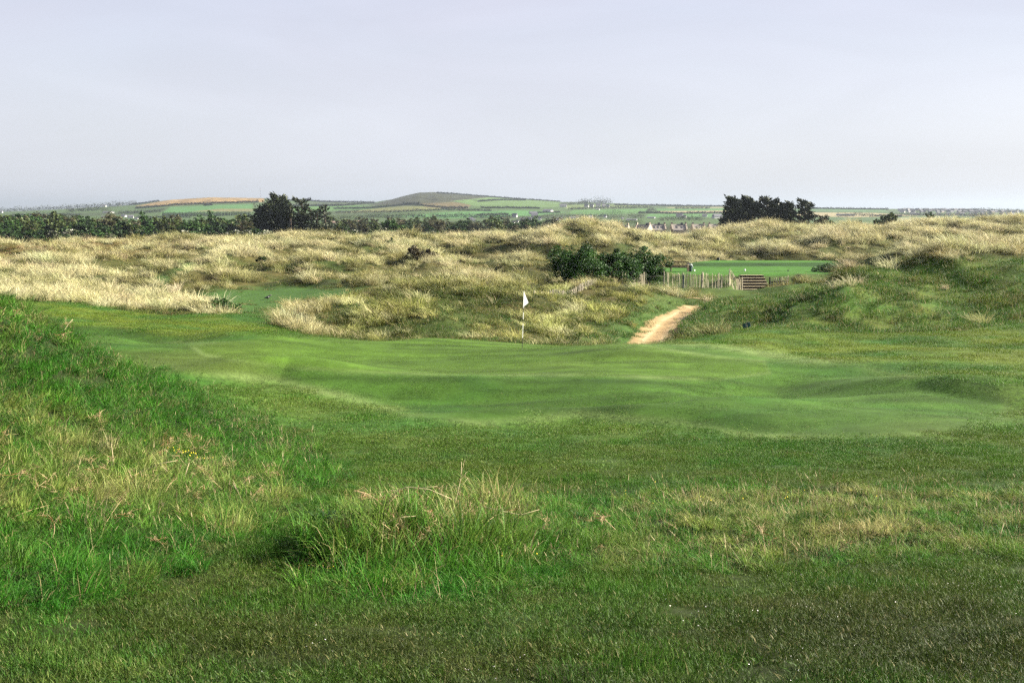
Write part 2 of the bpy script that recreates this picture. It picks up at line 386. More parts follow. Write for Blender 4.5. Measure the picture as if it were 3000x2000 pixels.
def C(r, g, b): return np.array([r, g, b])
def mixc(base, col, m): return base * (1 - m[..., None]) + col * m[..., None]
n1 = fbm(Xg / 3.5, Dg / 3.5, 4, 60); n2 = fbm(Xg / 0.9, Dg / 0.9, 3, 70); n3 = fbm(Xg / 11, Dg / 14, 3, 80)
col = np.ones((NR, NC, 3)) * C(0.038, 0.092, 0.012)
col = mixc(col, C(0.085, 0.112, 0.016), np.clip(0.5 + 1.1 * n1, 0, 1) * 0.55)          # dry yellow patches in the fairway
yel = np.clip(in_poly(PP, [(2050,995),(2200,965),(3100,945),(3100,1110),(2700,1080),(2300,1040)], 40) + in_poly(PP, [(80,880),(800,930),(900,960),(820,985),(560,985),(420,965),(150,945)], 25), 0, 1) * m_near
col = mixc(col, C(0.115, 0.140, 0.016), yel * np.clip(0.55 + 0.9 * n1, 0, 1) * 0.85)
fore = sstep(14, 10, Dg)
col = mixc(col, C(0.030, 0.044, 0.007), fore * np.clip(0.35 + 0.7 * n1 + 0.35 * sstep(0, 4, Xg) + 0.25 * sstep(10, 7, Dg), 0, 1) * 0.85)  # random turf patches, plus vignette-like darkening painted in towards near and right
col = mixc(col, C(0.050, 0.100, 0.013), m_apron * np.clip(0.75 + 0.8 * n1, 0, 1))
col = mixc(col, C(0.050, 0.066, 0.015), m_apron * (1 - m_green) * np.clip(0.1 + 1.6 * n3, 0, 1) * 0.8)
streak = fbm(Xg / 7.0 + 0.15 * Dg, Dg / 0.75, 3, 65)
col = mixc(col, C(0.068, 0.115, 0.014), m_green * 0.92)
col = col * (1 + (0.42 * streak * np.clip(m_apron + 0.4 * m_near, 0, 1) * sstep(24, 30, Dg))[..., None])
col = mixc(col, C(0.098, 0.132, 0.022), m_apron * np.clip(1.6 * n3 - 0.1, 0, 1) * 0.6)
sd_a = poly_sd(PP, APRONP); sd_g = poly_sd(PP, GREENP)
edge = np.maximum(np.exp(-(sd_a / 12.0) ** 2) * 1.0, np.exp(-(sd_g / 5.0) ** 2) * 0.75) * (Dg > 24) * m_near * (PYg > 1000) * (1 - 0.75 * sstep(2500, 2900, PXg))
col = mixc(col, C(0.165, 0.205, 0.070), edge * np.clip(0.55 + 0.7 * n1, 0, 1))
col = mixc(col, C(0.022, 0.042, 0.008), np.clip(m_left + m_strip, 0, 1))
dcol = mixc(np.ones_like(col) * C(0.085, 0.074, 0.024), C(0.036, 0.056, 0.010), np.clip(0.5 + 1.0 * n3 + 0.5 * n1, 0, 1))
col = mixc(col, dcol, m_dune)
col = mixc(col, C(0.13, 0.078, 0.030), in_poly(PP, [(-300,700),(520,700),(500,745),(250,755),(-300,770)], 14) * m_dune * (Dg > 120) * np.clip(0.55 + n1, 0, 1))
bcol = mixc(np.ones_like(col) * C(0.044, 0.100, 0.013), C(0.090, 0.115, 0.020), np.clip(0.4 + 0.9 * n1 + 0.5 * n2, 0, 1))
col = mixc(col, bcol, m_bank)
col = mixc(col, C(0.038, 0.090, 0.014), m_verge * 0.75)
col = mixc(col, C(0.040, 0.092, 0.016), np.clip(m_valley + 0.75 * m_hollow, 0, 1))
col = mixc(col, C(0.045, 0.085, 0.014), m_teebank * 0.8)
tee_n = fbm(Xg / 5.0, Dg / 0.9, 3, 67)
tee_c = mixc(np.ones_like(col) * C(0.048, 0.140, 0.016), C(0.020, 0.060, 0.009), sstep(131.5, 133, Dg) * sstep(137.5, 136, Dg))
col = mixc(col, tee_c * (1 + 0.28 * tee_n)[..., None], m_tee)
# fields beyond
fcol = np.ones_like(col) * C(0.085, 0.150, 0.050)
fcol = mixc(fcol, C(0.06, 0.09, 0.04), np.clip(fbm(Xg / 260, Dg / 420, 2, 91) * 1.5, 0, 1))
fcol = mixc(fcol, C(0.05, 0.065, 0.03), sstep(1000, 700, Dg))
FIELDS = [
 ([(395,604),(480,588),(560,578),(700,575),(775,578),(775,592),(640,595),(520,602)], (0.36,0.25,0.11)),
 ([(470,625),(500,606),(740,598),(740,618),(600,622)], (0.10,0.25,0.08)),
 ([(560,620),(640,612),(740,612),(740,620)], (0.22,0.22,0.10)),
 ([(840,622),(840,604),(1040,600),(1100,612),(960,618)], (0.10,0.22,0.06)),
 ([(840,596),(950,590),(1090,594),(1030,602),(860,604)], (0.075,0.11,0.05)),
 ([(1080,602),(1150,583),(1230,562),(1300,562),(1420,576),(1460,585),(1330,590),(1240,600)], (0.055,0.062,0.030)),
 ([(980,624),(1180,603),(1300,606),(1290,614),(1100,622)], (0.20,0.22,0.08)),
 ([(1230,596),(1330,592),(1380,600),(1370,612),(1250,608)], (0.16,0.13,0.06)),
 ([(1330,588),(1450,577),(1640,590),(1640,606),(1480,610),(1390,604)], (0.13,0.23,0.07)),
 ([(1150,634),(1300,622),(1530,616),(1660,622),(1560,632),(1330,640)], (0.10,0.26,0.08)),
 ([(1660,626),(1680,616),(1900,611),(1895,624),(1740,630)], (0.10,0.23,0.06)),
 ([(1640,600),(1900,600),(1900,608),(1660,612)], (0.17,0.24,0.08)),
 ([(1910,612),(2140,610),(2140,617),(1930,618)], (0.10,0.25,0.07)),
 ([(1925,619),(2140,617),(2140,624),(1940,625)], (0.46,0.40,0.24)),
 ([(1890,637),(1900,627),(2140,626),(2140,636)], (0.10,0.25,0.07)),
 ([(1950,607),(2140,606),(2140,610),(1960,610)], (0.30,0.30,0.17)),
 ([(2330,619),(2340,611),(2590,613),(2600,621)], (0.10,0.20,0.08)),
 ([(2330,632),(2350,622),(2560,624),(2690,632),(2500,637)], (0.42,0.37,0.22)),
 ([(2600,650),(2640,637),(3000,640),(3000,652)], (0.30,0.33,0.18)),
 ([(2880,640),(2900,630),(3000,628),(3000,640)], (0.17,0.25,0.12)),
]
far_row0 = int(np.searchsorted(rows, 600))
sub = (PXg[far_row0:], PYg[far_row0:]); fc = fcol[far_row0:]
for poly, c in FIELDS:
    fc = mixc(fc, np.array(c) * (1 + 0.18 * fbm(Xg[far_row0:] / 60, Dg[far_row0:] / 90, 2, 97))[..., None], in_poly(sub, poly, 1.2) * (Dg[far_row0:] < 3400))
fcol[far_row0:] = fc
hillm = in_poly(PP, [(1080,604),(1150,583),(1230,558),(1300,558),(1420,574),(1460,587),(1330,592),(1240,602)], 3) + in_poly(PP, [(395,604),(480,586),(560,575),(700,573),(775,576),(775,592),(640,595),(520,602)], 2)
fcol = fcol * (1 + np.clip(hillm, 0, 1) * np.clip(0.9 * fbm(Xg / 22, Dg / 34, 3, 93), -0.6, 0.6))[..., None]
fcol = fcol * C(0.70, 0.68, 0.64)
col = mixc(col, fcol, m_far)
sandc = np.ones_like(col) * C(0.40, 0.28, 0.14)
sandc = mixc(sandc, C(0.52, 0.40, 0.23), np.exp(-((path_c - 0.52) / 0.17) ** 2) * np.clip(0.7 + n1, 0, 1))            # wheel tracks of paler sand
sandc = mixc(sandc, C(0.27, 0.19, 0.09), np.exp(-((path_c - 0.05) / 0.22) ** 2) * np.clip(0.35 + 1.2 * n2, 0, 1) * 0.8)
sandc = mixc(sandc, C(0.20, 0.16, 0.07), sstep(0.75, 1.05, path_c) * np.clip(0.4 + n2, 0, 1) * 0.7)
col = mixc(col, sandc, m_path)
ALB = 0.66
col = col * (1 + m_near[..., None] * (C(0.86, 1.0, 0.9) - 1))
col = np.clip(col * ALB, 0.006, 1)
# bare soil and thatch between the blades of the longer turf
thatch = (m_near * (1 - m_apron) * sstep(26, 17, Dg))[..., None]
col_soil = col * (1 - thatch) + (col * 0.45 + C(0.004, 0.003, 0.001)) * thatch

# ------------------------------------------------------------------ materials
def new_mat(name):
    m = bpy.data.materials.new(name); m.use_nodes = True
    m.node_tree.nodes.clear()
    return m, m.node_tree.nodes, m.node_tree.links
def nodes_out(N, L, sh):
    o = N.new('ShaderNodeOutputMaterial'); L.new(sh, o.inputs['Surface'])
def principled(N, rough=0.8, spec=0.3):
    p = N.new('ShaderNodeBsdfPrincipled'); p.inputs['Roughness'].default_value = rough
    p.inputs['Specular IOR Level'].default_value = spec
    return p
def mul_noise(N, L, col_sock, scale, lo, hi, detail=4, coord=None, stretch=None):
    g = N.new('ShaderNodeNewGeometry') if coord is None else None
    src = g.outputs['Position'] if coord is None else coord
    if stretch:
        mp_ = N.new('ShaderNodeMapping'); mp_.inputs['Scale'].default_value = stretch; L.new(src, mp_.inputs['Vector']); src = mp_.outputs['Vector']
    t = N.new('ShaderNodeTexNoise'); t.inputs['Scale'].default_value = scale; t.inputs['Detail'].default_value = detail; t.inputs['Roughness'].default_value = 0.65
    L.new(src, t.inputs['Vector'])
    r = N.new('ShaderNodeMapRange'); r.inputs['From Min'].default_value = 0.3; r.inputs['From Max'].default_value = 0.7
    r.inputs['To Min'].default_value = lo; r.inputs['To Max'].default_value = hi; L.new(t.outputs['Fac'], r.inputs['Value'])
    m = N.new('ShaderNodeMix'); m.data_type = 'RGBA'; m.blend_type = 'MULTIPLY'; m.inputs[0].default_value = 1.0
    L.new(col_sock, m.inputs[6]); L.new(r.outputs['Result'], m.inputs[7])
    return m.outputs[2], t.outputs['Fac']
def ground_mat(name, s1, s2, bump_d, bump_s, lo=0.6, hi=1.45, stretch=None):
    m, N, L = new_mat(name)
    a = N.new('ShaderNodeAttribute'); a.attribute_name = 'tone'
    c, f1 = mul_noise(N, L, a.outputs['Color'], s1, lo, hi, 5, stretch=stretch)
    c, f2 = mul_noise(N, L, c, s2, 0.8, 1.2, 3)
    p = principled(N, 0.95, 0.1); L.new(c, p.inputs['Base Color'])
    b = N.new('ShaderNodeBump'); b.inputs['Strength'].default_value = bump_s; b.inputs['Distance'].default_value = bump_d
    L.new(f1, b.inputs['Height']); L.new(b.outputs['Normal'], p.inputs['Normal'])
    nodes_out(N, L, p.outputs[0]); return m
M = {}
M['ground'] = ground_mat('rough_ground', 7.0, 0.9, 0.05, 0.6)
M['green'] = ground_mat('mown_green', 34.0, 1.3, 0.012, 0.6, 0.66, 1.36, stretch=(0.35, 1, 1))
M['tee'] = ground_mat('tee_turf', 9.0, 0.7, 0.02, 0.6, 0.6, 1.4)
m, N, L = new_mat('sand')
rgb = N.new('ShaderNodeAttribute'); rgb.attribute_name = 'tone'
c, f1 = mul_noise(N, L, rgb.outputs[0], 1.6, 0.72, 1.2, 6); c, f2 = mul_noise(N, L, c, 26.0, 0.8, 1.2, 3)
p = principled(N, 0.95, 0.1); L.new(c, p.inputs['Base Color'])
b = N.new('ShaderNodeBump'); b.inputs['Strength'].default_value = 0.7; b.inputs['Distance'].default_value = 0.06
L.new(f1, b.inputs['Height']); L.new(b.outputs['Normal'], p.inputs['Normal']); nodes_out(N, L, p.outputs[0]); M['sand'] = m

def blade_mat(name, dry, dry_at=0.8, lo=0.6, hi=1.5, trans=0.24, rough=0.55, spec=0.12, tint_from='INSTANCER', base=None):
    m, N, L = new_mat(name)
    if base is None:
        a = N.new('ShaderNodeAttribute'); a.attribute_type = tint_from; a.attribute_name = 'tint'; csock = a.outputs['Color']
    else:
        a = N.new('ShaderNodeRGB'); a.outputs[0].default_value = (*(ALB * np.array(base)), 1); csock = a.outputs[0]
    r = N.new('ShaderNodeAttribute'); r.attribute_type = 'GEOMETRY'; r.attribute_name = 'rnd'
    mr_ = N.new('ShaderNodeMapRange'); mr_.inputs['To Min'].default_value = lo; mr_.inputs['To Max'].default_value = hi; L.new(r.outputs['Fac'], mr_.inputs['Value'])
    mu = N.new('ShaderNodeMix'); mu.data_type = 'RGBA'; mu.blend_type = 'MULTIPLY'; mu.inputs[0].default_value = 1
    L.new(csock, mu.inputs[6]); L.new(mr_.outputs['Result'], mu.inputs[7])
    st = N.new('ShaderNodeMapRange'); st.inputs['From Min'].default_value = dry_at; st.inputs['From Max'].default_value = dry_at + 0.06; L.new(r.outputs['Fac'], st.inputs['Value'])
    mx = N.new('ShaderNodeMix'); mx.data_type = 'RGBA'; L.new(st.outputs['Result'], mx.inputs[0]); L.new(mu.outputs[2], mx.inputs[6]); mx.inputs[7].default_value = (*(ALB * np.array(dry)), 1)
    p = principled(N, rough, spec); L.new(mx.outputs[2], p.inputs['Base Color'])
    t = N.new('ShaderNodeBsdfTranslucent'); L.new(mx.outputs[2], t.inputs['Color'])
    s = N.new('ShaderNodeMixShader'); s.inputs[0].default_value = trans
    L.new(p.outputs[0], s.inputs[1]); L.new(t.outputs[0], s.inputs[2]); nodes_out(N, L, s.outputs[0]); return m
M['turf'] = blade_mat('turf_blades', (0.30, 0.27, 0.12), 0.93, 0.55, 1.5)
M['rough'] = blade_mat('rough_grass_blades', (0.42, 0.34, 0.17), 0.88, 0.4, 1.6, trans=0.28)
M['marram'] = blade_mat('marram_blades', (0.50, 0.43, 0.24), 0.84, 0.55, 1.25, trans=0.25, rough=0.55)
M['stalk'] = blade_mat('seed_stalks', (0.52, 0.43, 0.25), 0.35, 0.7, 1.4, trans=0.2, rough=0.6)
def plain(name, colr, rough=0.7, spec=0.3, nscale=None, lo=0.8, hi=1.2, metal=0.0):
    m, N, L = new_mat(name); p = principled(N, rough, spec); p.inputs['Metallic'].default_value = metal
    rgb = N.new('ShaderNodeRGB'); rgb.outputs[0].default_value = (*colr, 1); c = rgb.outputs[0]
    if nscale: c, _ = mul_noise(N, L, c, nscale, lo, hi, 4)
    L.new(c, p.inputs['Base Color']); nodes_out(N, L, p.outputs[0]); return m
def leaf_mat(name, colr, lo=0.5, hi=1.6, trans=0.2, rough=0.55, spec=0.15, dry=(0.1, 0.09, 0.04), dry_at=0.97):
    return blade_mat(name, dry, dry_at, lo, hi, trans, rough, spec, base=colr)

# ------------------------------------------------------------------ objects
col_main = scene.collection
def tag(o, label=None, cat=None, group=None, kind=None):
    if label: o['label'] = label
    if cat: o['category'] = cat
    if group: o['group'] = group
    if kind: o['kind'] = kind
    return o
def link(o, parent=None):
    col_main.objects.link(o)
    if parent is not None: o.parent = parent
    return o
def empty(name, loc=(0, 0, 0), rz=0.0):
    o = bpy.data.objects.new(name, None); o.empty_display_size = 0.3; o.location = loc; o.rotation_euler = (0, 0, rz)
    return link(o)
def mesh_np(name, V, Fc, smooth=False, rnd=None):
    me = bpy.data.meshes.new(name)
    V = np.asarray(V, np.float32); Fc = np.asarray(Fc, np.int32); k = Fc.shape[1]
    me.vertices.add(len(V)); me.vertices.foreach_set('co', V.ravel())
    me.loops.add(Fc.size); me.loops.foreach_set('vertex_index', Fc.ravel())
    me.polygons.add(len(Fc)); me.polygons.foreach_set('loop_start', np.arange(0, Fc.size, k, dtype=np.int32))
    me.polygons.foreach_set('loop_total', np.full(len(Fc), k, np.int32))
    me.polygons.foreach_set('use_smooth', np.full(len(Fc), smooth))
    if rnd is not None:
        at = me.attributes.new('rnd', 'FLOAT', 'POINT'); at.data.foreach_set('value', np.asarray(rnd, np.float32))
    me.update(calc_edges=True)
    return me
def obj_me(name, me, mat=None, parent=None, loc=None, rz=None):
    o = bpy.data.objects.new(name, me)
    if mat is not None and len(me.materials) == 0: me.materials.append(mat)
    if loc is not None: o.location = loc
    if rz is not None: o.rotation_euler = (0, 0, rz)
    return link(o, parent)

# ------------------------------------------------------------------ ground, green, tee, path
gx = np.gradient(Zg, axis=1) / np.maximum(np.gradient(Xg, axis=1), 1e-6)
dzr = np.gradient(Zg, axis=0); dxr = np.gradient(Xg, axis=0); dyr = np.gradient(Dg, axis=0)
gy = (dzr - gx * dxr) / np.maximum(dyr, 1e-6)
NRM = np.stack([-gx, -gy, np.ones_like(gx)], -1); NRM /= np.linalg.norm(NRM, axis=-1, keepdims=True)
VERT = np.stack([Xg, Dg, Zg + CAMZ], -1).reshape(-1, 3)
idx = np.arange(NR * NC).reshape(NR, NC)
QUADS = np.stack([idx[:-1, :-1], idx[:-1, 1:], idx[1:, 1:], idx[1:, :-1]], -1).reshape(-1, 4)
def fmean(a): return ((a[:-1, :-1] + a[:-1, 1:] + a[1:, 1:] + a[1:, :-1]) * 0.25).ravel()
zone = np.zeros(len(QUADS), int)
zone[fmean(m_apron) > 0.5] = 1
zone[fmean(m_tee) > 0.5] = 2
zone[fmean(m_path) > 0.5] = 3
def sheet(name, z, mat):
    q = QUADS[zone == z]; u, inv = np.unique(q, return_inverse=True)
    me = mesh_np(name, VERT[u], inv.reshape(q.shape), True)
    at = me.attributes.new('tone', 'FLOAT_COLOR', 'POINT')
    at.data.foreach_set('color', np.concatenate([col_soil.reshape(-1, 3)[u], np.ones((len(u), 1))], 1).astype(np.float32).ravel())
    me.normals_split_custom_set_from_vertices(NRM.reshape(-1, 3)[u])
    o = obj_me(name, me, mat); o['kind'] = 'structure'; return o
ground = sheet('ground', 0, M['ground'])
putting_green = sheet('putting_green', 1, M['green']); tag(putting_green, 'smooth light green putting green around the white flag')
tee_ground = sheet('tee_ground', 2, M['tee']); tag(tee_ground, 'flat bright green tee beyond the wooden steps')
sand_path = sheet('sand_path', 3, M['sand']); tag(sand_path, 'pale sandy path running up between grassy banks')

# ------------------------------------------------------------------ grass
def strips(base, dirs, L, W, bend, segs, side=None, rnd=None, droop=None):
    """tapered blades: base (n,3), unit start directions (n,3), lengths, widths, horizontal bend vectors (n,3)"""
    nb = len(base); L = np.asarray(L); W = np.asarray(W)
    if side is None:
        a = RNG.uniform(0, 2 * math.pi, nb); side = np.stack([np.cos(a), np.sin(a), np.zeros(nb)], 1)
    V = []
    for s in range(segs + 1):
        t = s / segs
        c = base + dirs * (L * t)[:, None] + bend * ((t * t) * L)[:, None]
        if droop is not None: c = c - np.array([0, 0, 1.0]) * (droop * t ** 3 * L)[:, None]
        if s < segs:
            w = W * (1 - 0.75 * t ** 1.5) * 0.5
            V.append(c - side * w[:, None]); V.append(c + side * w[:, None])
        else: V.append(c)
    V = np.stack(V, 1); k = V.shape[1]
    tri = []
    for s in range(segs - 1):
        a = 2 * s; tri += [(a, a + 1, a + 3), (a, a + 3, a + 2)]
    a = 2 * (segs - 1); tri.append((a, a + 1, a + 2))
    Fc = (np.arange(nb)[:, None, None] * k + np.array(tri)[None]).reshape(-1, 3)
    if rnd is None: rnd = RNG.uniform(0, 1, nb)
    return V.reshape(-1, 3), Fc, np.repeat(rnd, k)
def join(parts):
    V = []; Fc = []; Rn = []; o = 0
    for v, f, r in parts:
        V.append(v); Fc.append(f + o); Rn.append(r); o += len(v)
    return np.concatenate(V), np.concatenate(Fc), np.concatenate(Rn)
def tuft(nb, rad, h, hvar, w, spread, bendk, segs=3, wind=(-0.15, 0.0), droop=0.0):
    a = RNG.uniform(0, 2 * math.pi, nb); r = rad * np.sqrt(RNG.uniform(0, 1, nb))
    base = np.stack([r * np.cos(a), r * np.sin(a), np.full(nb, -0.02)], 1)
    out = np.stack([np.cos(a), np.sin(a), np.zeros(nb)], 1) * (r / max(rad, 1e-6))[:, None] + RNG.normal(0, 0.35, (nb, 3)) * [1, 1, 0]
    dirs = np.array([0, 0, 1.0]) + out * spread + np.array([wind[0], wind[1], 0]) * 0.5
    dirs /= np.linalg.norm(dirs, axis=1, keepdims=True)
    L = h * (1 + hvar * RNG.uniform(-1, 1, nb)); W = w * RNG.uniform(0.7, 1.3, nb)
    bend = out * bendk + np.array([wind[0], wind[1], 0]) + RNG.normal(0, 0.12, (nb, 3)) * [1, 1, 0]
    return strips(base, dirs, L, W, bend, segs, droop=np.full(nb, droop) * RNG.uniform(0.4, 1.4, nb))
def patch(nb, half, h, hvar, w, lean, segs=2):
    base = np.stack([RNG.uniform(-half, half, nb), RNG.uniform(-half, half, nb), np.full(nb, -0.006)], 1)
    d = np.array([0, 0, 1.0]) + RNG.normal(0, lean, (nb, 3)) * [1, 1, 0]; d /= np.linalg.norm(d, axis=1, keepdims=True)
    L = h * (1 + hvar * RNG.uniform(-1, 1, nb)); W = w * RNG.uniform(0.7, 1.3, nb)
    return strips(base, d, L, W, RNG.normal(0, 0.35, (nb, 3)) * [1, 1, 0], segs)
def proto_coll(name, meshes, mat):
    c = bpy.data.collections.new(name)
    for i, (v, f, r) in enumerate(meshes):
        me = mesh_np(name + '_clump', v, f, False, r); me.materials.append(mat)
        c.objects.link(bpy.data.objects.new('%s_clump_%02d' % (name, i), me))
    return c
face_area = None
def scatter(dens, cap):
    """random points on the ground sheet with a density per square metre given at the grid nodes"""
    e1 = VERT[QUADS[:, 1]] - VERT[QUADS[:, 0]]; e2 = VERT[QUADS[:, 3]] - VERT[QUADS[:, 0]]
    area = np.abs(e1[:, 0] * e2[:, 1] - e1[:, 1] * e2[:, 0])
    w = area * fmean(dens); tot = w.sum(); k = int(min(cap, tot))
    q = RNG.choice(len(QUADS), k, p=w / tot)
    u = RNG.uniform(0, 1, k); v = RNG.uniform(0, 1, k)
    ids = QUADS[q]; wts = np.stack([(1 - u) * (1 - v), u * (1 - v), u * v, (1 - u) * v], 1)
    def samp(a):
        a = a.reshape(NR * NC, -1); return (a[ids] * wts[..., None]).sum(1)
    return samp
def gn_grass(name, pts, rot, scl, pick, tint, coll, label, cat, mat=None):
    me = bpy.data.meshes.new(name); me.vertices.add(len(pts)); me.vertices.foreach_set('co', pts.astype(np.float32).ravel())
    for nm, ty, val, key in (('rot', 'FLOAT_VECTOR', rot, 'vector'), ('scl', 'FLOAT_VECTOR', scl, 'vector'), ('pick', 'INT', pick, 'value')):
        at = me.attributes.new(nm, ty, 'POINT'); at.data.foreach_set(key, np.asarray(val, np.int32 if ty == 'INT' else np.float32).ravel())
    at = me.attributes.new('tint', 'FLOAT_COLOR', 'POINT'); at.data.foreach_set('color', np.concatenate([tint, np.ones((len(tint), 1))], 1).astype(np.float32).ravel())
    o = obj_me(name, me)
    ng = bpy.data.node_groups.new(name + '_nodes', 'GeometryNodeTree')
    ng.interface.new_socket('Geometry', in_out='INPUT', socket_type='NodeSocketGeometry')
    ng.interface.new_socket('Geometry', in_out='OUTPUT', socket_type='NodeSocketGeometry')
    Nn, Ln = ng.nodes, ng.links
    gi = Nn.new('NodeGroupInput'); go = Nn.new('NodeGroupOutput')
    ci = Nn.new('GeometryNodeCollectionInfo'); ci.inputs['Collection'].default_value = coll
    ci.inputs['Separate Children'].default_value = True; ci.inputs['Reset Children'].default_value = True
    ip = Nn.new('GeometryNodeInstanceOnPoints'); ip.inputs['Pick Instance'].default_value = True
    def named(nm, dt):
        a = Nn.new('GeometryNodeInputNamedAttribute'); a.data_type = dt; a.inputs['Name'].default_value = nm; return a.outputs[0]
    er = Nn.new('FunctionNodeEulerToRotation'); Ln.new(named('rot', 'FLOAT_VECTOR'), er.inputs[0])
    Ln.new(gi.outputs[0], ip.inputs['Points']); Ln.new(ci.outputs[0], ip.inputs['Instance'])
    Ln.new(named('pick', 'INT'), ip.inputs['Instance Index']); Ln.new(er.outputs[0], ip.inputs['Rotation']); Ln.new(named('scl', 'FLOAT_VECTOR'), ip.inputs['Scale'])
    Ln.new(ip.outputs[0], go.inputs[0])
    md = o.modifiers.new('grass', 'NODES'); md.node_group = ng
    return tag(o, label, cat, None, 'stuff')
inview = (np.abs(Xg) < 0.47 * np.maximum(Dg, 0.1) + 1.2) & (Dg > 3.0)
def hsv_jit(c, k, n_):
    return ALB * np.clip(c * (1 + k * RNG.normal(0, 1, (n_, 1))) * (1 + 0.35 * k * RNG.normal(0, 1, (n_, 3))), 0.004, 0.9)
def ramp(t, stops):
    t = np.clip(t, 0, 1); xs = [s[0] for s in stops]
    return np.stack([np.interp(t, xs, [s[1][k] for s in stops]) for k in range(3)], 1)
def slope_rot(nrm, k, yaw):
    # tilt clumps part of the way with the slope
    return np.stack([np.arctan2(-nrm[:, 1], nrm[:, 2]) * k, np.arctan2(nrm[:, 0], nrm[:, 2]) * k, yaw], 1)

# marram on the dunes
def tussock(nb, rad, h, w, subs):
    parts = []
    for j in range(subs):
        a = RNG.uniform(0, 6.28); r = rad * math.sqrt(RNG.uniform(0, 1)) if subs > 1 else 0
        v, f, rn = tuft(nb // subs, rad * 0.45, h * RNG.uniform(0.7, 1.15), 0.35, w, 0.40, 0.5, 3, wind=(-0.22 + RNG.normal(0, 0.12), RNG.normal(0, 0.1)), droop=0.4)
        k_ = RNG.uniform(0.75, 1.15); parts.append((v + [r * math.cos(a), r * math.sin(a), -0.1 * r], f, np.clip(rn * k_, 0, 1)))
    return join(parts)
marram_c = proto_coll('marram', [tussock(150, 0.50, 0.95, 0.020, 6) for _ in range(5)] + [tussock(70, 0.30, 0.65, 0.018, 3) for _ in range(4)], M['marram'])
def blur(a, n_):
    for ax in (0, 1):
        c_ = np.cumsum(np.pad(a, [(n_ + 1, n_) if k_ == ax else (0, 0) for k_ in (0, 1)], mode='edge'), axis=ax)
        a = (np.take(c_, np.arange(2 * n_ + 1, c_.shape[ax]), ax) - np.take(c_, np.arange(0, c_.shape[ax] - 2 * n_ - 1), ax)) / (2 * n_ + 1)
    return a
rel = Zg - blur(Zg, 16)          # how far the ground stands above its surroundings: dune crests are drier
tus = fbm(Xg / 5.0, Dg / 6.5, 3, 101) + 0.5 * perlin(Xg / 1.8, Dg / 2.2, 107)
open_ = (1 - m_tee) * (1 - np.clip(m_path * 1.3, 0, 1)) * (1 - np.clip(m_valley * 1.2, 0, 1)) * (1 - 0.97 * m_hollow) * (1 - 0.985 * m_bank) * (1 - 0.80 * m_verge) * (1 - 0.97 * m_teebank)
m_bright = np.clip(in_poly(PP, [(-100,820),(700,860),(720,925),(-100,890)], 25) + in_poly(PP, [(560,720),(1080,735),(1100,780),(560,775)], 20) + 0.8 * in_poly(PP, [(1850,660),(3100,640),(3100,745),(1900,770)], 25)
           + 0.6 * in_poly(PP, [(1500,660),(1850,665),(1800,720),(1500,700)], 20) + 0.5 * in_poly(PP, [(-100,750),(300,755),(500,800),(-100,830)], 25), 0, 1)
m_bright = np.clip(m_bright + in_poly(PP, [(660,930),(820,870),(1060,880),(1060,980),(880,970)], 25) * (Dg < 75), 0, 1)
m_greeny = in_poly(PP, [(1000,850),(1850,850),(1950,900),(1800,1020),(1000,1000)], 40) * (Dg < 100)
dens = m_dune * open_ * np.clip(0.05 + 0.35 * m_greeny + 1.1 * sstep(-0.12, 0.38, tus + 0.40 * m_bright + 0.5 * np.clip(rel, -0.6, 0.6)), 0, 1) * (1.4 * sstep(100, 60, Dg) + 1.1) * inview * (Dg < 232) * (Dg > 50)
sp = scatter(dens, 40000)
pts = sp(VERT); k = len(pts); t_ = sp(tus)[:, 0]; br = sp(m_bright)[:, 0]; gr = sp(m_greeny)[:, 0]; dd = pts[:, 1]; bk = sp(m_bank)[:, 0]; px_ = sp(PXg)[:, 0]; py_ = sp(PYg)[:, 0]
dry = 0.42 + 0.40 * br + 0.35 * t_ - 0.30 * gr + 0.26 * RNG.normal(0, 1, k) + 0.40 * np.clip(1.6 * sp(rel)[:, 0], -0.8, 0.8) + 0.38 * fbm(pts[:, 0] / 14, pts[:, 1] / 18, 2, 131)
tint = ramp(dry, [(0.0, (0.050, 0.075, 0.014)), (0.3, (0.135, 0.140, 0.038)), (0.55, (0.35, 0.345, 0.115)), (1.0, (0.74, 0.70, 0.40))])
rust = in_poly((px_, py_), [(-300,700),(520,700),(500,745),(250,755),(-300,770)], 14) * (dd > 120) * np.clip(0.3 + RNG.normal(0, 0.4, k), 0, 1)
tint = tint * (1 - rust[:, None]) + np.array([0.30, 0.155, 0.06]) * rust[:, None]
tint = hsv_jit(tint * (1 + np.array([0.35, 0.45, 0.2]) * gr[:, None]), 0.10, k)
hs = (1 + 0.5 * np.clip(sp(rel)[:, 0] * 1.2, -0.5, 0.5)) * np.where(dd < 72, 0.85, 1.0) * (0.62 + 0.42 * sstep(-0.3, 0.5, t_ + 0.4 * br)) * RNG.uniform(0.65, 1.3, k) * (1 - 0.25 * gr) * (1 - 0.45 * (rust > 0.3)) * (1 + 0.25 * sstep(130, 200, dd))
yaw = RNG.normal(0, 0.6, k)
gn_grass('marram_grass', pts, slope_rot(sp(NRM), 0.5, yaw), np.stack([hs * RNG.uniform(0.9, 1.3, k), hs * RNG.uniform(0.9, 1.3, k), hs], 1), np.where(t_ + 0.5 * RNG.normal(0, 1, k) > 0.0, RNG.integers(0, 5, k), RNG.integers(5, 9, k)), tint, marram_c,
         'pale straw and olive marram grass covering the dunes', 'grass')
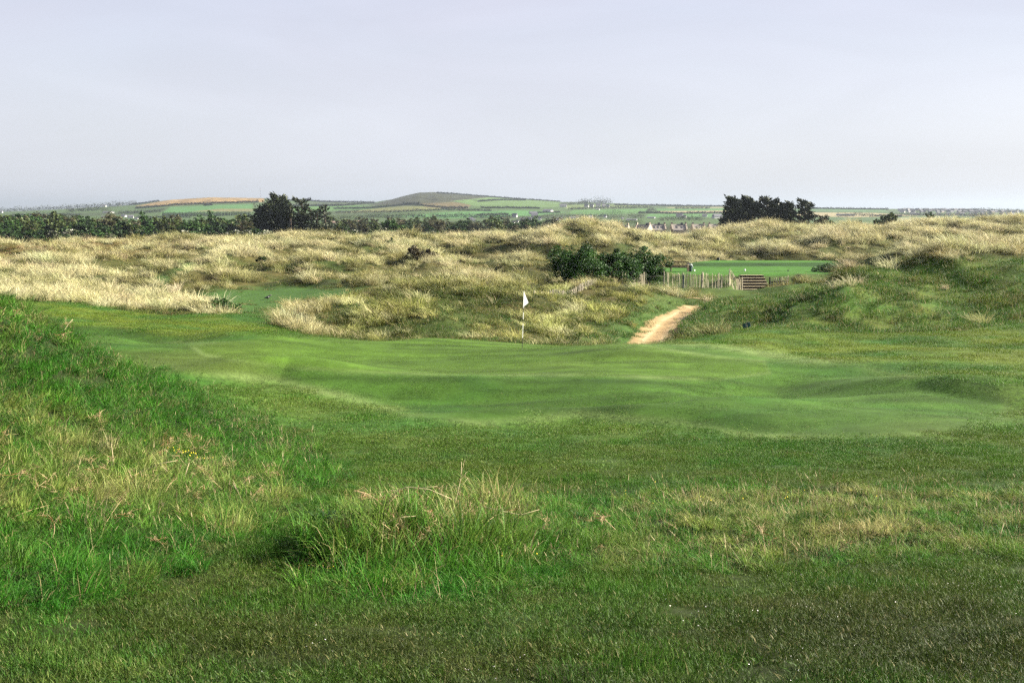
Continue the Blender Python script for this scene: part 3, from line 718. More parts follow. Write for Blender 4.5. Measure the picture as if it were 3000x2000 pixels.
# low dune turf between the tussocks and on the right-hand bank
low_c = proto_coll('dune_turf', [patch(230, 0.7, 0.13, 0.6, 0.015, 0.55, 2) for _ in range(4)] + [tuft(60, 0.3, 0.24, 0.5, 0.013, 0.8, 0.5, 2, droop=0.3) for _ in range(2)], M['rough'])
dens = m_dune * (1 - m_tee) * (1 - np.clip(m_path * 1.4, 0, 1)) * (1 - 0.92 * m_valley) * (1 - 0.6 * m_teebank) * inview * (Dg < 225) * (Dg > 48) * (0.6 + 1.0 * sstep(110, 60, Dg) + 1.6 * m_bank)
sp = scatter(dens, 70000)
pts = sp(VERT); k = len(pts); bk = sp(m_bank)[:, 0]; vg = sp(m_verge)[:, 0]; gr = sp(m_greeny)[:, 0]; hl = sp(m_hollow)[:, 0]
mot = fbm(pts[:, 0] / 2.6, pts[:, 1] / 3.2, 3, 141)
dry = 0.31 - 0.12 * gr - 0.40 * vg - 0.42 * bk - 0.4 * hl + 0.40 * mot + 0.14 * RNG.normal(0, 1, k)
tint = ramp(dry, [(0.0, (0.030, 0.082, 0.010)), (0.35, (0.070, 0.095, 0.017)), (0.7, (0.145, 0.122, 0.036)), (1.0, (0.26, 0.205, 0.08))])
tint = hsv_jit(tint * (1 + np.array([0.85, 0.70, 0.7]) * np.clip(bk + 0.5 * vg + 0.4 * gr, 0, 1)[:, None]), 0.14, k)
hs = RNG.uniform(0.6, 1.3, k) * (1 + 0.5 * np.clip(mot, -0.5, 1)) * (1 - 0.6 * hl) * (1 - 0.6 * sp(m_teebank)[:, 0]) * (1 + 0.5 * bk * np.clip(0.6 + mot, 0, 1.5))
gn_grass('dune_turf', pts, slope_rot(sp(NRM), 0.9, RNG.uniform(0, 6.28, k)), np.stack([np.ones(k), np.ones(k), hs], 1), np.where((bk > 0.5) & (RNG.uniform(0, 1, k) < 0.6), RNG.integers(4, 6, k), RNG.integers(0, 6, k)), tint, low_c,
         'short mottled green and tan turf between the dune tussocks', 'grass')
# tall rough: left bank and the strip in front
def rough_patch(half, nt, h, w):
    parts = []
    for j in range(nt):
        k_ = RNG.uniform(0.45, 1.25)
        if RNG.uniform() < 0.55: q = tuft(RNG.integers(22, 34), 0.07, h * k_, 0.45, w, 0.45, 0.45, 3, wind=(-0.10 + RNG.normal(0, 0.12), RNG.normal(0, 0.12)), droop=0.3)
        else: q = tuft(RNG.integers(18, 26), 0.09, h * 0.75 * k_, 0.5, w * 1.3, 0.85, 0.6, 3, droop=0.45)
        parts.append((q[0] + [RNG.uniform(-half, half), RNG.uniform(-half, half), 0], q[1], np.clip(q[2] * RNG.uniform(0.75, 1.15), 0, 1)))
    return join(parts)
rough_c = proto_coll('rough_grass', [rough_patch(0.22, 9, 0.19, 0.0058) for _ in range(8)], M['rough'])
m_rough = np.clip(m_left + m_strip, 0, 1)
dens = m_rough * inview * (Dg < 36) * (15 * sstep(24, 10, Dg) + 12)
sp = scatter(dens, 14000)
pts = sp(VERT); k = len(pts); st_ = sp(m_strip)[:, 0]; dd = pts[:, 1]; px_ = sp(PXg)[:, 0]; py_ = sp(PYg)[:, 0]; mr_ = sp(m_rough)[:, 0]
mot = fbm(pts[:, 0] / 0.8, pts[:, 1] / 0.9, 3, 151)
strip_r = st_ * sstep(1500, 1900, px_)
strawz = np.clip(0.32 * strip_r + 0.22 * st_ + in_poly((px_, py_), [(-200,1180),(150,1180),(420,1280),(800,1400),(900,1450),(760,1560),(300,1560),(-200,1560)], 60) * 0.72 + in_poly((px_, py_), [(930,1450),(1550,1450),(1500,1620),(930,1640)], 40) * 0.40
        + in_poly((px_, py_), [(-100,880),(150,930),(120,980),(-100,1010)], 30) * 0.5 + in_poly((px_, py_), [(2000,1450),(2650,1440),(2650,1580),(2100,1600)], 60) * 0.35, 0, 1)
dry = 0.22 + 0.34 * mot + 0.5 * strawz + 0.10 * RNG.normal(0, 1, k)
tint = ramp(dry, [(0.0, (0.024, 0.115, 0.008)), (0.4, (0.055, 0.170, 0.015)), (0.7, (0.16, 0.21, 0.045)), (1.0, (0.40, 0.37, 0.16))])
tint = hsv_jit(tint, 0.13, k)
hs = RNG.uniform(0.55, 1.25, k) * (1 + 0.45 * np.clip(mot, -0.8, 1)) * (0.35 + 0.65 * mr_)
hs *= 1 + 0.85 * in_poly((px_, py_), [(930,1450),(1500,1450),(1450,1700),(930,1740)], 40)
hs *= (1 - 0.35 * strip_r) * 1.1
tint = np.clip(tint * 1.32, 0, 0.6)
gn_grass('rough_grass', pts, slope_rot(sp(NRM), 0.6, RNG.uniform(0, 6.28, k)), np.stack([np.sqrt(hs), np.sqrt(hs), hs], 1), RNG.integers(0, 8, k), tint, rough_c,
         'tall green rough grass on the left bank and along the front strip', 'grass')
# seed stalks standing out of the rough
def stalk_clump(nb):
    b = np.stack([RNG.uniform(-.15, .15, nb), RNG.uniform(-.15, .15, nb), np.zeros(nb)], 1)
    d = np.array([-0.1, 0, 1.0]) + RNG.normal(0, 0.22, (nb, 3)); d /= np.linalg.norm(d, axis=1, keepdims=True)
    L = RNG.uniform(0.18, 0.42, nb); bd = RNG.normal(0, 0.18, (nb, 3)) * [1, 1, 0]
    A_ = strips(b, d, L, np.full(nb, 0.0032), bd, 3)
    # the seed head: a fatter short strip along the top
    tip = b + d * (L * 0.78)[:, None] + bd * (0.6 * L)[:, None]
    B_ = strips(tip, d + bd, L * 0.24, np.full(nb, 0.008), bd * 0.3, 2, rnd=A_[2].reshape(nb, -1)[:, 0])
    return join([A_, B_])
stalk_c = proto_coll('seed_stalk', [stalk_clump(7) for _ in range(4)], M['stalk'])
dens = m_rough * inview * (Dg < 30) * (1.5 + 9 * in_poly(PP, [(950,1450),(1500,1460),(1450,1680),(960,1720)], 30) + 13 * np.clip(fbm(Xg / 1.1, Dg / 1.3, 2, 161) - 0.1 + 0.4 * m_strip * sstep(0.0, 3, Xg), 0, 1))
sp = scatter(dens, 6000); pts = sp(VERT); k = len(pts)
tint = hsv_jit(np.tile([0.42, 0.33, 0.18], (k, 1)), 0.18, k); s_ = RNG.uniform(0.55, 1.1, k)
gn_grass('seed_stalks', pts, np.stack([np.zeros(k), np.zeros(k), RNG.uniform(0, 6.28, k)], 1), np.stack([s_, s_, s_], 1), RNG.integers(0, 4, k), tint, stalk_c,
         'straw-coloured seed stalks standing out of the rough grass', 'grass')
# mown turf in front and the longer-cut fairway
turf_c = proto_coll('mown_turf', [patch(700, 0.30, 0.036, 0.5, 0.0045, 0.6, 2) for _ in range(5)], M['turf'])
dens = m_mown * (1 - m_apron) * inview * (Dg < 27) * ((14 + 5 * sstep(14, 11, Dg)) * sstep(27, 20, Dg)) + 9 * m_rough * inview * (Dg < 24)
sp = scatter(dens, 32000)
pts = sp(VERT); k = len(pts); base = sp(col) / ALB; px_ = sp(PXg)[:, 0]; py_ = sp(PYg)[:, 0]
mot = fbm(pts[:, 0] / 0.7, pts[:, 1] / 0.8, 3, 171)
lush = np.clip(fbm(pts[:, 0] / 1.9, pts[:, 1] / 1.5, 2, 181) * 2 - 0.35, 0, 1)
tint = base * np.array([1.65, 1.6, 1.4]) * (1 - 0.22 * sstep(11.5, 8, pts[:, 1]))[:, None]  # vignette falloff put into the blade colour nearest the eye
tint = tint * (1 - 0.6 * lush[:, None]) + np.array([0.040, 0.165, 0.014]) * 0.6 * lush[:, None]
drp = np.clip(mot * 1.5 - 0.1, 0, 1)[:, None] * 0.35
tint = tint * (1 - drp) + np.array([0.20, 0.20, 0.06]) * drp
tint = hsv_jit(tint, 0.12, k)
hs = RNG.uniform(0.6, 1.2, k) * (1 + 0.9 * lush)
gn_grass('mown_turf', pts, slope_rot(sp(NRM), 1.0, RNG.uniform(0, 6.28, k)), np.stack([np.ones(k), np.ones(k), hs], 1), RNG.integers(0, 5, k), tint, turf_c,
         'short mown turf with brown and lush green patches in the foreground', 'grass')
fair_c = proto_coll('fairway_turf', [patch(480, 0.6, 0.032, 0.5, 0.011, 0.8, 2) for _ in range(5)], M['turf'])
dens = m_mown * (1 - np.clip(m_apron * 1.05, 0, 1)) * inview * (Dg < 66) * (Dg > 19) * (3.2 * sstep(19, 24, Dg)) + m_apron * inview * (Dg < 62) * (Dg > 24) * 1.9
sp = scatter(dens, 30000)
pts = sp(VERT); k = len(pts); base = sp(col) / ALB
lush = np.clip(fbm(pts[:, 0] / 2.3, pts[:, 1] / 1.6, 2, 191) * 2.2 - 0.7, 0, 1)
tint = base * np.array([1.75, 1.65, 1.5]); tint = tint * (1 - 0.7 * lush[:, None]) + np.array([0.045, 0.175, 0.016]) * 0.7 * lush[:, None]
ap_ = sp(m_apron)
lush = lush * (1 - ap_[:, 0]); tint = tint * (1 - ap_) + base * 1.35 * ap_
mot = fbm(pts[:, 0] / 0.9, pts[:, 1] / 1.2, 2, 201); drp = np.clip(mot * 1.3, 0, 1)[:, None] * 0.4 * (1 - 0.6 * ap_)
tint = tint * (1 - drp) + np.array([0.20, 0.21, 0.06]) * drp
tint = hsv_jit(tint, 0.13, k); hs = RNG.uniform(0.6, 1.2, k) * (1 + 1.1 * lush) * (1 - 0.72 * sp(m_apron)[:, 0])
gn_grass('fairway_turf', pts, slope_rot(sp(NRM), 1.0, RNG.uniform(0, 6.28, k)), np.stack([np.ones(k), np.ones(k), hs], 1), RNG.integers(0, 5, k), tint, fair_c,
         'slightly longer green fairway turf around the putting green', 'grass')

# ------------------------------------------------------------------ shape helpers
def box_np(cx, cy, cz, sx, sy, sz):
    v = np.array([[x, y, z] for z in (-.5, .5) for y in (-.5, .5) for x in (-.5, .5)]) * [sx, sy, sz] + [cx, cy, cz]
    f = np.array([[0, 2, 3, 1], [4, 5, 7, 6], [0, 1, 5, 4], [2, 6, 7, 3], [0, 4, 6, 2], [1, 3, 7, 5]])
    return v, f
def joinq(parts):
    V = []; Fc = []; o = 0
    for v, f in parts: V.append(v); Fc.append(np.asarray(f) + o); o += len(v)
    return np.concatenate(V), np.concatenate(Fc)
def tube_np(pts, rad, sides=6, cap=True):
    pts = [Vector(p) for p in pts]; V = []; Fc = []
    for i, p in enumerate(pts):
        d = (pts[min(i + 1, len(pts) - 1)] - pts[max(i - 1, 0)]).normalized()
        a = d.orthogonal().normalized(); b = d.cross(a)
        for k in range(sides):
            t = 2 * math.pi * k / sides
            V.append(p + (a * math.cos(t) + b * math.sin(t)) * rad[i])
    for i in range(len(pts) - 1):
        for k in range(sides):
            Fc.append([i * sides + k, i * sides + (k + 1) % sides, (i + 1) * sides + (k + 1) % sides, (i + 1) * sides + k])
    if cap:
        for i, flip in ((0, 1), (len(pts) - 1, 0)):
            c = len(V); V.append(pts[i])
            for k in range(sides):
                q = [i * sides + k, i * sides + (k + 1) % sides, c, c]
                Fc.append([q[1], q[0], c, c] if flip else q)
    V = np.array([tuple(v) for v in V])
    return V, np.array(Fc)
def mesh_q(name, v, f, smooth=False):
    me = bpy.data.meshes.new(name)
    fl = [list(dict.fromkeys(int(i) for i in q)) for q in f]
    me.from_pydata([tuple(map(float, p)) for p in v], [], fl)
    if smooth: me.polygons.foreach_set('use_smooth', [True] * len(me.polygons))
    me.update(); return me
def bevelled(me, w, seg=1):
    bm = bmesh.new(); bm.from_mesh(me)
    bmesh.ops.bevel(bm, geom=list(bm.edges), offset=w, segments=seg, affect='EDGES', profile=0.5, clamp_overlap=True)
    bm.to_mesh(me); bm.free(); me.update(); return me
def box_obj(name, c, s, mat, parent, bev=0.0, rot=None):
    v, f = box_np(0, 0, 0, *s); me = mesh_q(name, v, f)
    if bev: bevelled(me, bev)
    o = obj_me(name, me, mat, parent, loc=c)
    if rot: o.rotation_euler = rot
    return o
def leaf_quads(Pn, size, aspect=1.6, flat=0.0, rnd=None, up=None):
    k = len(Pn); size = np.broadcast_to(size, (k,))
    nrm = RNG.normal(0, 1, (k, 3)); nrm[:, 2] = np.abs(nrm[:, 2]) + flat; nrm /= np.linalg.norm(nrm, axis=1, keepdims=True)
    a = np.cross(nrm, RNG.normal(0, 1, (k, 3))); a /= np.linalg.norm(a, axis=1, keepdims=True) + 1e-9
    b = np.cross(nrm, a)
    s = size[:, None] * 0.5
    V = np.stack([Pn - a * s * aspect, Pn + b * s, Pn + a * s * aspect, Pn - b * s], 1).reshape(-1, 3)
    Fc = np.arange(k * 4).reshape(-1, 4)
    if rnd is None: rnd = RNG.uniform(0, 1, k)
    return V, Fc, np.repeat(rnd, 4)
def copy_tree(o, parent=None):
    c = o.copy(); col_main.objects.link(c); c.parent = parent
    for ch in [x for x in o.children]: copy_tree(ch, c)
    return c

BARK = plain('bark', (0.10, 0.075, 0.05), 0.9, 0.1, 6.0)
BARKD = plain('dark_bark', (0.055, 0.042, 0.032), 0.9, 0.1, 6.0)
LEAF = {
 'olive': leaf_mat('olive_leaves', (0.085, 0.118, 0.034), 0.5, 1.5),
 'green': leaf_mat('green_leaves', (0.050, 0.110, 0.025), 0.45, 1.6),
 'dark': leaf_mat('dark_leaves', (0.030, 0.064, 0.018), 0.45, 1.6),
 'bare': leaf_mat('budding_twigs', (0.105, 0.105, 0.048), 0.5, 1.4),
 'grey': leaf_mat('grey_green_leaves', (0.085, 0.105, 0.055), 0.5, 1.5),
 'hawthorn': leaf_mat('hawthorn_blossom', (0.10, 0.13, 0.05), 0.5, 1.4, dry=(0.62, 0.62, 0.52), dry_at=0.62),
 'cypress': leaf_mat('cypress_sprays', (0.030, 0.042, 0.016), 0.4, 1.8, trans=0.05, dry=(0.06, 0.048, 0.026), dry_at=0.9),
 'gloss': leaf_mat('glossy_shrub_leaves', (0.029, 0.080, 0.012), 0.35, 1.9, trans=0.22, rough=0.55, spec=0.16),
 'lime': leaf_mat('yellow_green_shrub_leaves', (0.14, 0.17, 0.045), 0.6, 1.5),
 'brown': leaf_mat('brown_scrub_leaves', (0.060, 0.050, 0.024), 0.5, 1.5),
 'hedge': leaf_mat('hedge_leaves', (0.030, 0.042, 0.024), 0.5, 1.5),
}
def crown_np(w, h, z0, clumps, per, leaf, seed, top_heavy=0.0, fill=0.35):
    rng = np.random.default_rng(seed)
    C_ = []
    while len(C_) < clumps:
        p = rng.uniform(-1, 1, 3); r = np.linalg.norm(p)
        if fill < r < 1.0:
            a = math.atan2(p[1], p[0])
            wob = 0.84 + 0.18 * math.sin(3 * a + seed) + 0.14 * math.sin(7 * a + 2 * seed)
            C_.append([p[0] * w / 2 * wob, p[1] * w / 2 * wob, z0 + (p[2] * 0.5 + 0.5) * h * (0.86 + 0.16 * math.sin(2.3 * p[0] * 3 + seed))])
    C_ = np.array(C_); pts = []; rn = []
    for c in C_:
        rr = (0.07 + 0.09 * rng.random()) * (w + h) * 0.5; n_ = int(per * rng.uniform(0.6, 1.4))
        q = rng.normal(0, 1, (n_, 3)); q /= np.linalg.norm(q, axis=1, keepdims=True); q *= rr * rng.uniform(0.55, 1.05, (n_, 1)) ** 0.6 * [1, 1, 0.75]
        pts.append(c + q); rn.append(np.clip(rng.normal(0.5, 0.16, n_) + rng.normal(0, 0.14), 0, 1))
    P_ = np.concatenate(pts); P_[:, 2] = np.maximum(P_[:, 2], 0.05)
    return leaf_quads(P_, leaf * RNG.uniform(0.7, 1.4, len(P_)), 1.5, 0.3, np.concatenate(rn)), C_
def trunk_np(h, r, limbs, seed, spread, lean=0.0):
    rng = np.random.default_rng(seed + 99)
    parts = [tube_np([(0, 0, -0.4), (lean * .3, 0, h * .35), (lean * .7, 0.1 * h * .1, h * .7), (lean, 0, h)], [r * 1.25, r, r * .75, r * .45], 6)]
    for tgt in limbs:
        s = rng.uniform(0.45, 0.9); b = Vector((lean * s, 0, h * s)); t = Vector(tgt)
        m_ = (b + t) / 2 + Vector((0, 0, 0.12 * (t - b).length))
        parts.append(tube_np([b, m_, t], [r * .5, r * .3, r * .1], 4, False))
    return joinq(parts)
def tree_proto(name, style, w, h, stem, clumps, per, leaf, seed, bark=None, fill=0.35):
    (v, f, rn), C_ = crown_np(w, h - stem, stem, clumps, per, leaf, seed, fill=fill)
    cm = mesh_np(name + '_crown', v, f, False, rn); cm.materials.append(LEAF[style])
    rng = np.random.default_rng(seed); pick = C_[rng.choice(len(C_), min(7, len(C_)), False)]
    tv, tf = trunk_np(stem + (h - stem) * 0.45, 0.035 * h, pick, seed, w)
    tm = mesh_q(name + '_trunk', tv, tf, True); tm.materials.append(bark or BARK)
    return cm, tm
def put_tree(name, protos, loc, scale, rz, label, cat, group=None, crown_name='crown', parts=True):
    cm, tm = protos
    if parts:
        r = empty(name, loc, rz); r.scale = scale
        obj_me(crown_name, cm, None, r); obj_me('trunk', tm, None, r)
    else:
        r = obj_me(name, cm, None, None, loc, rz); r.scale = scale
    return tag(r, label, cat, group)

# ------------------------------------------------------------------ dark cypresses
def cypress_meshes(h, w, seed, flat_top=0.0, bare=0.0, lean=0.0, sprays=1500, ssize=0.75, taper=0.55):
    """dense upward and outward sprays on many boughs: ragged, spiky outline"""
    rng = np.random.default_rng(seed); P0 = []; D0 = []; S0 = []; rn = []; limbs = []
    nb = int(26 * (1 - 0.35 * bare))
    for i in range(nb):
        t = bare + (1 - bare) * (i + rng.random()) / nb
        env = (1 - (1 - flat_top) * taper * max(0, (t - 0.25) / 0.75) ** 1.3) * (0.72 + 0.28 * min(1, (t - bare) / 0.12 + 0.3))
        if flat_top > 0.5: env *= 0.55 + 0.6 * t
        a = i * 2.39996 + rng.normal(0, 0.4)
        ln = w * 0.5 * env * rng.uniform(0.72, 1.12)
        up = rng.uniform(0.18, 0.55) * (0.8 + 0.5 * t)
        b = np.array([lean * t, 0, h * t * 0.93]); e = b + np.array([math.cos(a) * ln, math.sin(a) * ln, ln * up])
        e[2] = min(e[2], h * 1.04); limbs.append((b, e))
        m_ = int(1.7 * sprays / nb)
        s = rng.uniform(0.15, 1.0, m_) ** 0.75
        q = b + (e - b) * s[:, None] + rng.normal(0, 1, (m_, 3)) * np.array([0.11, 0.11, 0.075]) * w * (0.45 + 0.55 * (1 - s[:, None]))
        d = (e - b) / (np.linalg.norm(e - b) + 1e-6); dd_ = d + rng.normal(0, 0.42, (m_, 3)) + [0, 0, 0.25]
        P0.append(q); D0.append(dd_); S0.append(ssize * rng.uniform(0.6, 1.3, m_)); rn.append(np.clip(rng.normal(0.45, 0.17, m_) + rng.normal(0, 0.08), 0, 1))
    Pn = np.concatenate(P0); Dn = np.concatenate(D0); Dn /= np.linalg.norm(Dn, axis=1, keepdims=True); S = np.concatenate(S0)[:, None]; rn = np.concatenate(rn)
    sd = np.cross(Dn, rng.normal(0, 1, Dn.shape)); sd /= np.linalg.norm(sd, axis=1, keepdims=True)
    V = np.stack([Pn - Dn * S * 0.5, Pn - Dn * S * 0.05 + sd * S * 0.28, Pn + Dn * S * 0.75, Pn - Dn * S * 0.05 - sd * S * 0.28], 1).reshape(-1, 3)
    V[:, 2] = np.maximum(V[:, 2], 0.0)
    cm = mesh_np('cypress_crown', V, np.arange(len(V)).reshape(-1, 4), False, np.repeat(rn, 4)); cm.materials.append(LEAF['cypress'])
    parts = [tube_np([(0, 0, -0.5), (lean * .5, 0, h * .5), (lean * .95, 0, h * .92)], [0.036 * h, 0.026 * h, 0.008 * h], 7)]
    for b, e in limbs[::2]: parts.append(tube_np([b, (b + e) / 2 + [0, 0, 0.03 * w], e], [0.008 * h, 0.005 * h, 0.002 * h], 4, False))
    tm = mesh_q('cypress_trunk', *joinq(parts), True); tm.materials.append(BARKD)
    return cm, tm
def cypress(px, d, top, w_px, label, seed, group, base_py=None, **kw):
    p = spot(px, d); x, y, z = p
    h = (drop_at(px, top, d) + CAMZ) - z
    r = empty('cypress_tree', p, 0.0)
    cm, tm = cypress_meshes(h, w_px * d / F, seed, **kw)
    obj_me('crown', cm, None, r); obj_me('trunk', tm, None, r)
    return tag(r, label, 'tree', group)
GL, GR = 'dark cypresses behind the left dunes', 'dark cypresses behind the right dunes'
cypress(792, 372, 597, 128, 'broadest and leftmost dark cypress of the left clump, branched to the ground', 1, GL, sprays=3600, taper=0.85, ssize=0.8)
cypress(818, 376, 572, 84, 'tallest dark cypress of the left clump with flat ragged top', 2, GL, sprays=2600, taper=0.7, flat_top=0.15, ssize=0.8)
cypress(846, 370, 620, 60, 'low dark cypress filling the right foot of the tallest one', 8, GL, sprays=1200, taper=0.7)
cypress(852, 368, 592, 26, 'slim dark cypress with open crown just right of the tallest', 3, GL, sprays=220, bare=0.6, flat_top=0.7, ssize=0.6)
cypress(886, 374, 582, 50, 'flat-topped dark cypress standing alone above the middle of the left clump', 4, GL, sprays=560, bare=0.52, flat_top=0.85, ssize=0.65)
cypress(884, 371, 625, 46, 'dark understorey cypress beneath the flat-topped one', 9, GL, sprays=600, taper=0.5, bare=0.1)
cypress(912, 366, 612, 34, 'lower tangled dark cypress between the flat-topped and the thin one', 5, GL, sprays=260, bare=0.5, flat_top=0.6, ssize=0.6)
cypress(930, 371, 611, 26, 'small dark cypress second from the right end of the left clump', 6, GL, sprays=200, bare=0.55, flat_top=0.7, ssize=0.6)
cypress(958, 368, 600, 32, 'thin bare-stemmed dark cypress at the right end of the left clump', 7, GL, sprays=230, bare=0.62, flat_top=0.75, lean=-0.9, ssize=0.6)
cypress(938, 365, 660, 74, 'low spreading dark cypress scrub at the right foot of the clump', 10, GL, sprays=800, taper=0.3)
cypress(2146, 330, 573, 74, 'first tall conical dark cypress at the left end of the right clump', 11, GR, sprays=3000, taper=0.62, ssize=0.7)
cypress(2188, 334, 574, 76, 'second tall conical dark cypress of the right clump', 12, GR, sprays=3000, taper=0.62, ssize=0.7)
cypress(2240, 328, 586, 96, 'broad flat-topped dark cypress in the middle of the right clump', 13, GR, sprays=3200, taper=0.4, flat_top=0.6, lean=0.4, ssize=0.7)
cypress(2284, 333, 592, 64, 'pointed dark cypress with a single spire beside the flat-topped one', 14, GR, sprays=1900, taper=0.8, ssize=0.7)
cypress(2310, 327, 588, 66, 'narrow dark cypress with spiky leader right of the middle', 15, GR, sprays=1900, taper=0.85, ssize=0.7)
cypress(2356, 329, 590, 62, 'round-headed dark cypress at the right end of the right clump', 16, GR, sprays=1300, bare=0.3, flat_top=0.6, ssize=0.6)
cypress(2394, 326, 632, 50, 'leaning low dark cypress reaching out at the far right of the right clump', 17, GR, sprays=520, bare=0.25, flat_top=0.7, lean=1.2, ssize=0.6)
# ------------------------------------------------------------------ broadleaved trees
PROT = {
 'olive': [tree_proto('olive_tree', 'olive', 6.2, 6.4, 1.3, 34, 34, 0.42, s) for s in (21, 22, 23)],
 'green': [tree_proto('green_tree', 'green', 6.0, 6.2, 1.1, 34, 34, 0.42, s) for s in (31, 32)],
 'bare': [tree_proto('budding_tree', 'bare', 5.8, 6.6, 1.4, 36, 26, 0.36, s) for s in (41, 42, 43)],
 'grey': [tree_proto('grey_tree', 'grey', 6.4, 6.0, 1.2, 34, 30, 0.42, s) for s in (51, 52)],
 'bush': [tree_proto('dark_bush', 'dark', 4.6, 2.9, 0.15, 26, 34, 0.34, s) for s in (61, 62, 63)],
 'gbush': [tree_proto('green_bush', 'green', 4.2, 2.7, 0.15, 24, 32, 0.34, s) for s in (64, 65)],
 'haw': [tree_proto('hawthorn', 'hawthorn', 4.2, 3.0, 0.3, 24, 36, 0.32, s) for s in (66, 67)],
 'dark': [tree_proto('dark_tree', 'dark', 7.0, 6.4, 0.9, 44, 44, 0.42, s) for s in (71, 72)],
}
LBL = {
 'olive': ('broadleaf_tree', 'bushy olive-green tree in the wood', 'tree'), 'green': ('broadleaf_tree', 'fresh green leafy tree in the wood', 'tree'),
 'bare': ('budding_tree', 'grey-brown budding tree in the wood', 'tree'), 'grey': ('broadleaf_tree', 'dull grey-green round tree in the wood', 'tree'),
 'bush': ('scrub_bush', 'dark green scrub bush edging the wood', 'bush'), 'gbush': ('scrub_bush', 'brighter green scrub bush edging the wood', 'bush'),
 'haw': ('hawthorn_bush', 'white-flecked hawthorn bush edging the wood', 'bush'), 'dark': ('broadleaf_tree', 'dark round-headed tree in the wood', 'tree'),
}
def wood(px0, px1, count, d0, d1, hpx, kinds, where, seed, jit=0.25):
    rng = np.random.default_rng(seed)
    for i in range(count):
        px = px0 + (px1 - px0) * (i + rng.uniform(0.1, 0.9)) / count; d = rng.uniform(d0, d1)
        kd = kinds[rng.integers(len(kinds))]; pr = PROT[kd][rng.integers(len(PROT[kd]))]
        h = hpx * d / F * rng.uniform(1 - jit, 1 + jit); base_h = {'bush': 2.9, 'gbush': 2.7, 'haw': 3.0}.get(kd, 6.3); s = h / base_h
        nm, lb, ct = LBL[kd]
        put_tree(nm, pr, spot(px, d), (s * rng.uniform(0.9, 1.3), s * rng.uniform(0.9, 1.3), s), rng.uniform(0, 6.28), lb + ' ' + where, ct, (lb.split(' in ')[0].split(' edging ')[0] + 's ' + where).replace('bushs', 'bushes'))
WL, WC = 'behind the left dunes', 'behind the middle dunes'
wood(-160, 760, 58, 405, 470, 56, ['olive', 'bare', 'grey', 'green', 'green', 'olive'], WL, 5)
wood(-160, 745, 54, 352, 400, 52, ['olive', 'green', 'green', 'bare', 'olive', 'dark'], WL, 6)
wood(-160, 800, 54, 300, 340, 33, ['bush', 'bush', 'bush', 'gbush', 'haw'], WL, 7)
wood(960, 1640, 36, 520, 640, 36, ['olive', 'grey', 'grey', 'bare', 'green'], WC, 8)
wood(980, 1560, 34, 400, 500, 38, ['olive', 'grey', 'bare', 'dark', 'bare'], WC, 9)
wood(985, 1600, 38, 310, 360, 28, ['bush', 'bush', 'gbush', 'bush', 'haw'], WC, 10)
def single(px, d, top, w_px, kind, seed, name, label, cat):
    p = spot(px, d); h = drop_at(px, top, d) + CAMZ - p.z; w = w_px * d / F
    style = {'dark': 'dark', 'haw': 'hawthorn', 'olive': 'olive', 'green': 'green'}[kind]
    pr = tree_proto(name, style, w, h, 0.12 * h, 46, 46, 0.40 if h > 4 else 0.30, seed)
    return put_tree(name, pr, p, (1, 1, 1), 0, label, cat)
single(1151, 345, 637, 76, 'green', 201, 'round_tree', 'dense dark green round tree rising above scrub in the middle', 'tree')
single(1058, 330, 676, 26, 'haw', 202, 'hawthorn_bush', 'hawthorn covered in white blossom just right of the left cypresses', 'bush')
single(1128, 332, 668, 26, 'haw', 203, 'hawthorn_bush', 'blossoming hawthorn below the left side of the round tree', 'bush')
single(1168, 331, 672, 24, 'haw', 204, 'hawthorn_bush', 'blossoming hawthorn below the right side of the round tree', 'bush')
single(2438, 300, 636, 56, 'green', 205, 'round_tree', 'bright green tree beside the right-hand cypresses', 'tree')
single(2530, 290, 645, 50, 'dark', 206, 'low_tree', 'low dark green tree on the skyline of the right dunes', 'tree')
single(2603, 286, 622, 76, 'olive', 207, 'round_tree', 'rounded brown and green tree on the skyline of the right dunes', 'tree')
single(2718, 290, 626, 62, 'dark', 208, 'round_tree', 'windswept dark green tree at right behind the dune crest', 'tree')
single(2806, 280, 637, 22, 'dark', 209, 'round_tree', 'smallest dark tree showing over the right dune crest', 'tree')
single(2490, 305, 650, 40, 'olive', 210, 'low_tree', 'low olive tree between the bright green tree and low dark one', 'tree')
# bushes on the dunes
def shrub(name, px, d, base_dz, w, h, style, clumps, per, leaf, seed, label, cat='shrub', stems=5):
    p = spot(px, d, dz=base_dz)
    (v, f, rn), C_ = crown_np(w, h, 0.05, clumps, per, leaf, seed, fill=0.25)
    r = empty(name, p)
    cm = mesh_np('foliage', v, f, False, rn); obj_me('foliage', cm, LEAF[style], r)
    rng = np.random.default_rng(seed); parts = []
    for c in C_[rng.choice(len(C_), min(stems, len(C_)), False)]:
        b = np.array([rng.normal(0, 0.06 * w), rng.normal(0, 0.06 * w), -0.15]); parts.append(tube_np([b, (b + c) / 2 + [0, 0, 0.1 * h], c], [0.03 * h, 0.02 * h, 0.006 * h], 5, False))
    obj_me('stems', mesh_q('stems', *joinq(parts), True), BARK, r)
    return tag(r, label, cat)
def px_w(px, d): return px * d / F
shrub('evergreen_shrub', 1700, 97.5, -0.2, px_w(185, 97.5), px_w(122, 97.5), 'gloss', 135, 150, 0.088, 301, 'large glossy dark green shrub at the left of the shrub row beside the tee', stems=9)
shrub('evergreen_shrub', 1806, 104, -0.2, px_w(140, 104), px_w(122, 104), 'gloss', 105, 150, 0.088, 302, 'dark green shrub in the middle of the shrub row beside the tee', stems=8)
shrub('evergreen_shrub', 1888, 111, -0.2, px_w(130, 111), px_w(128, 111), 'gloss', 100, 150, 0.088, 303, 'glossy green shrub at the right end of the row nearest the bench', stems=8)
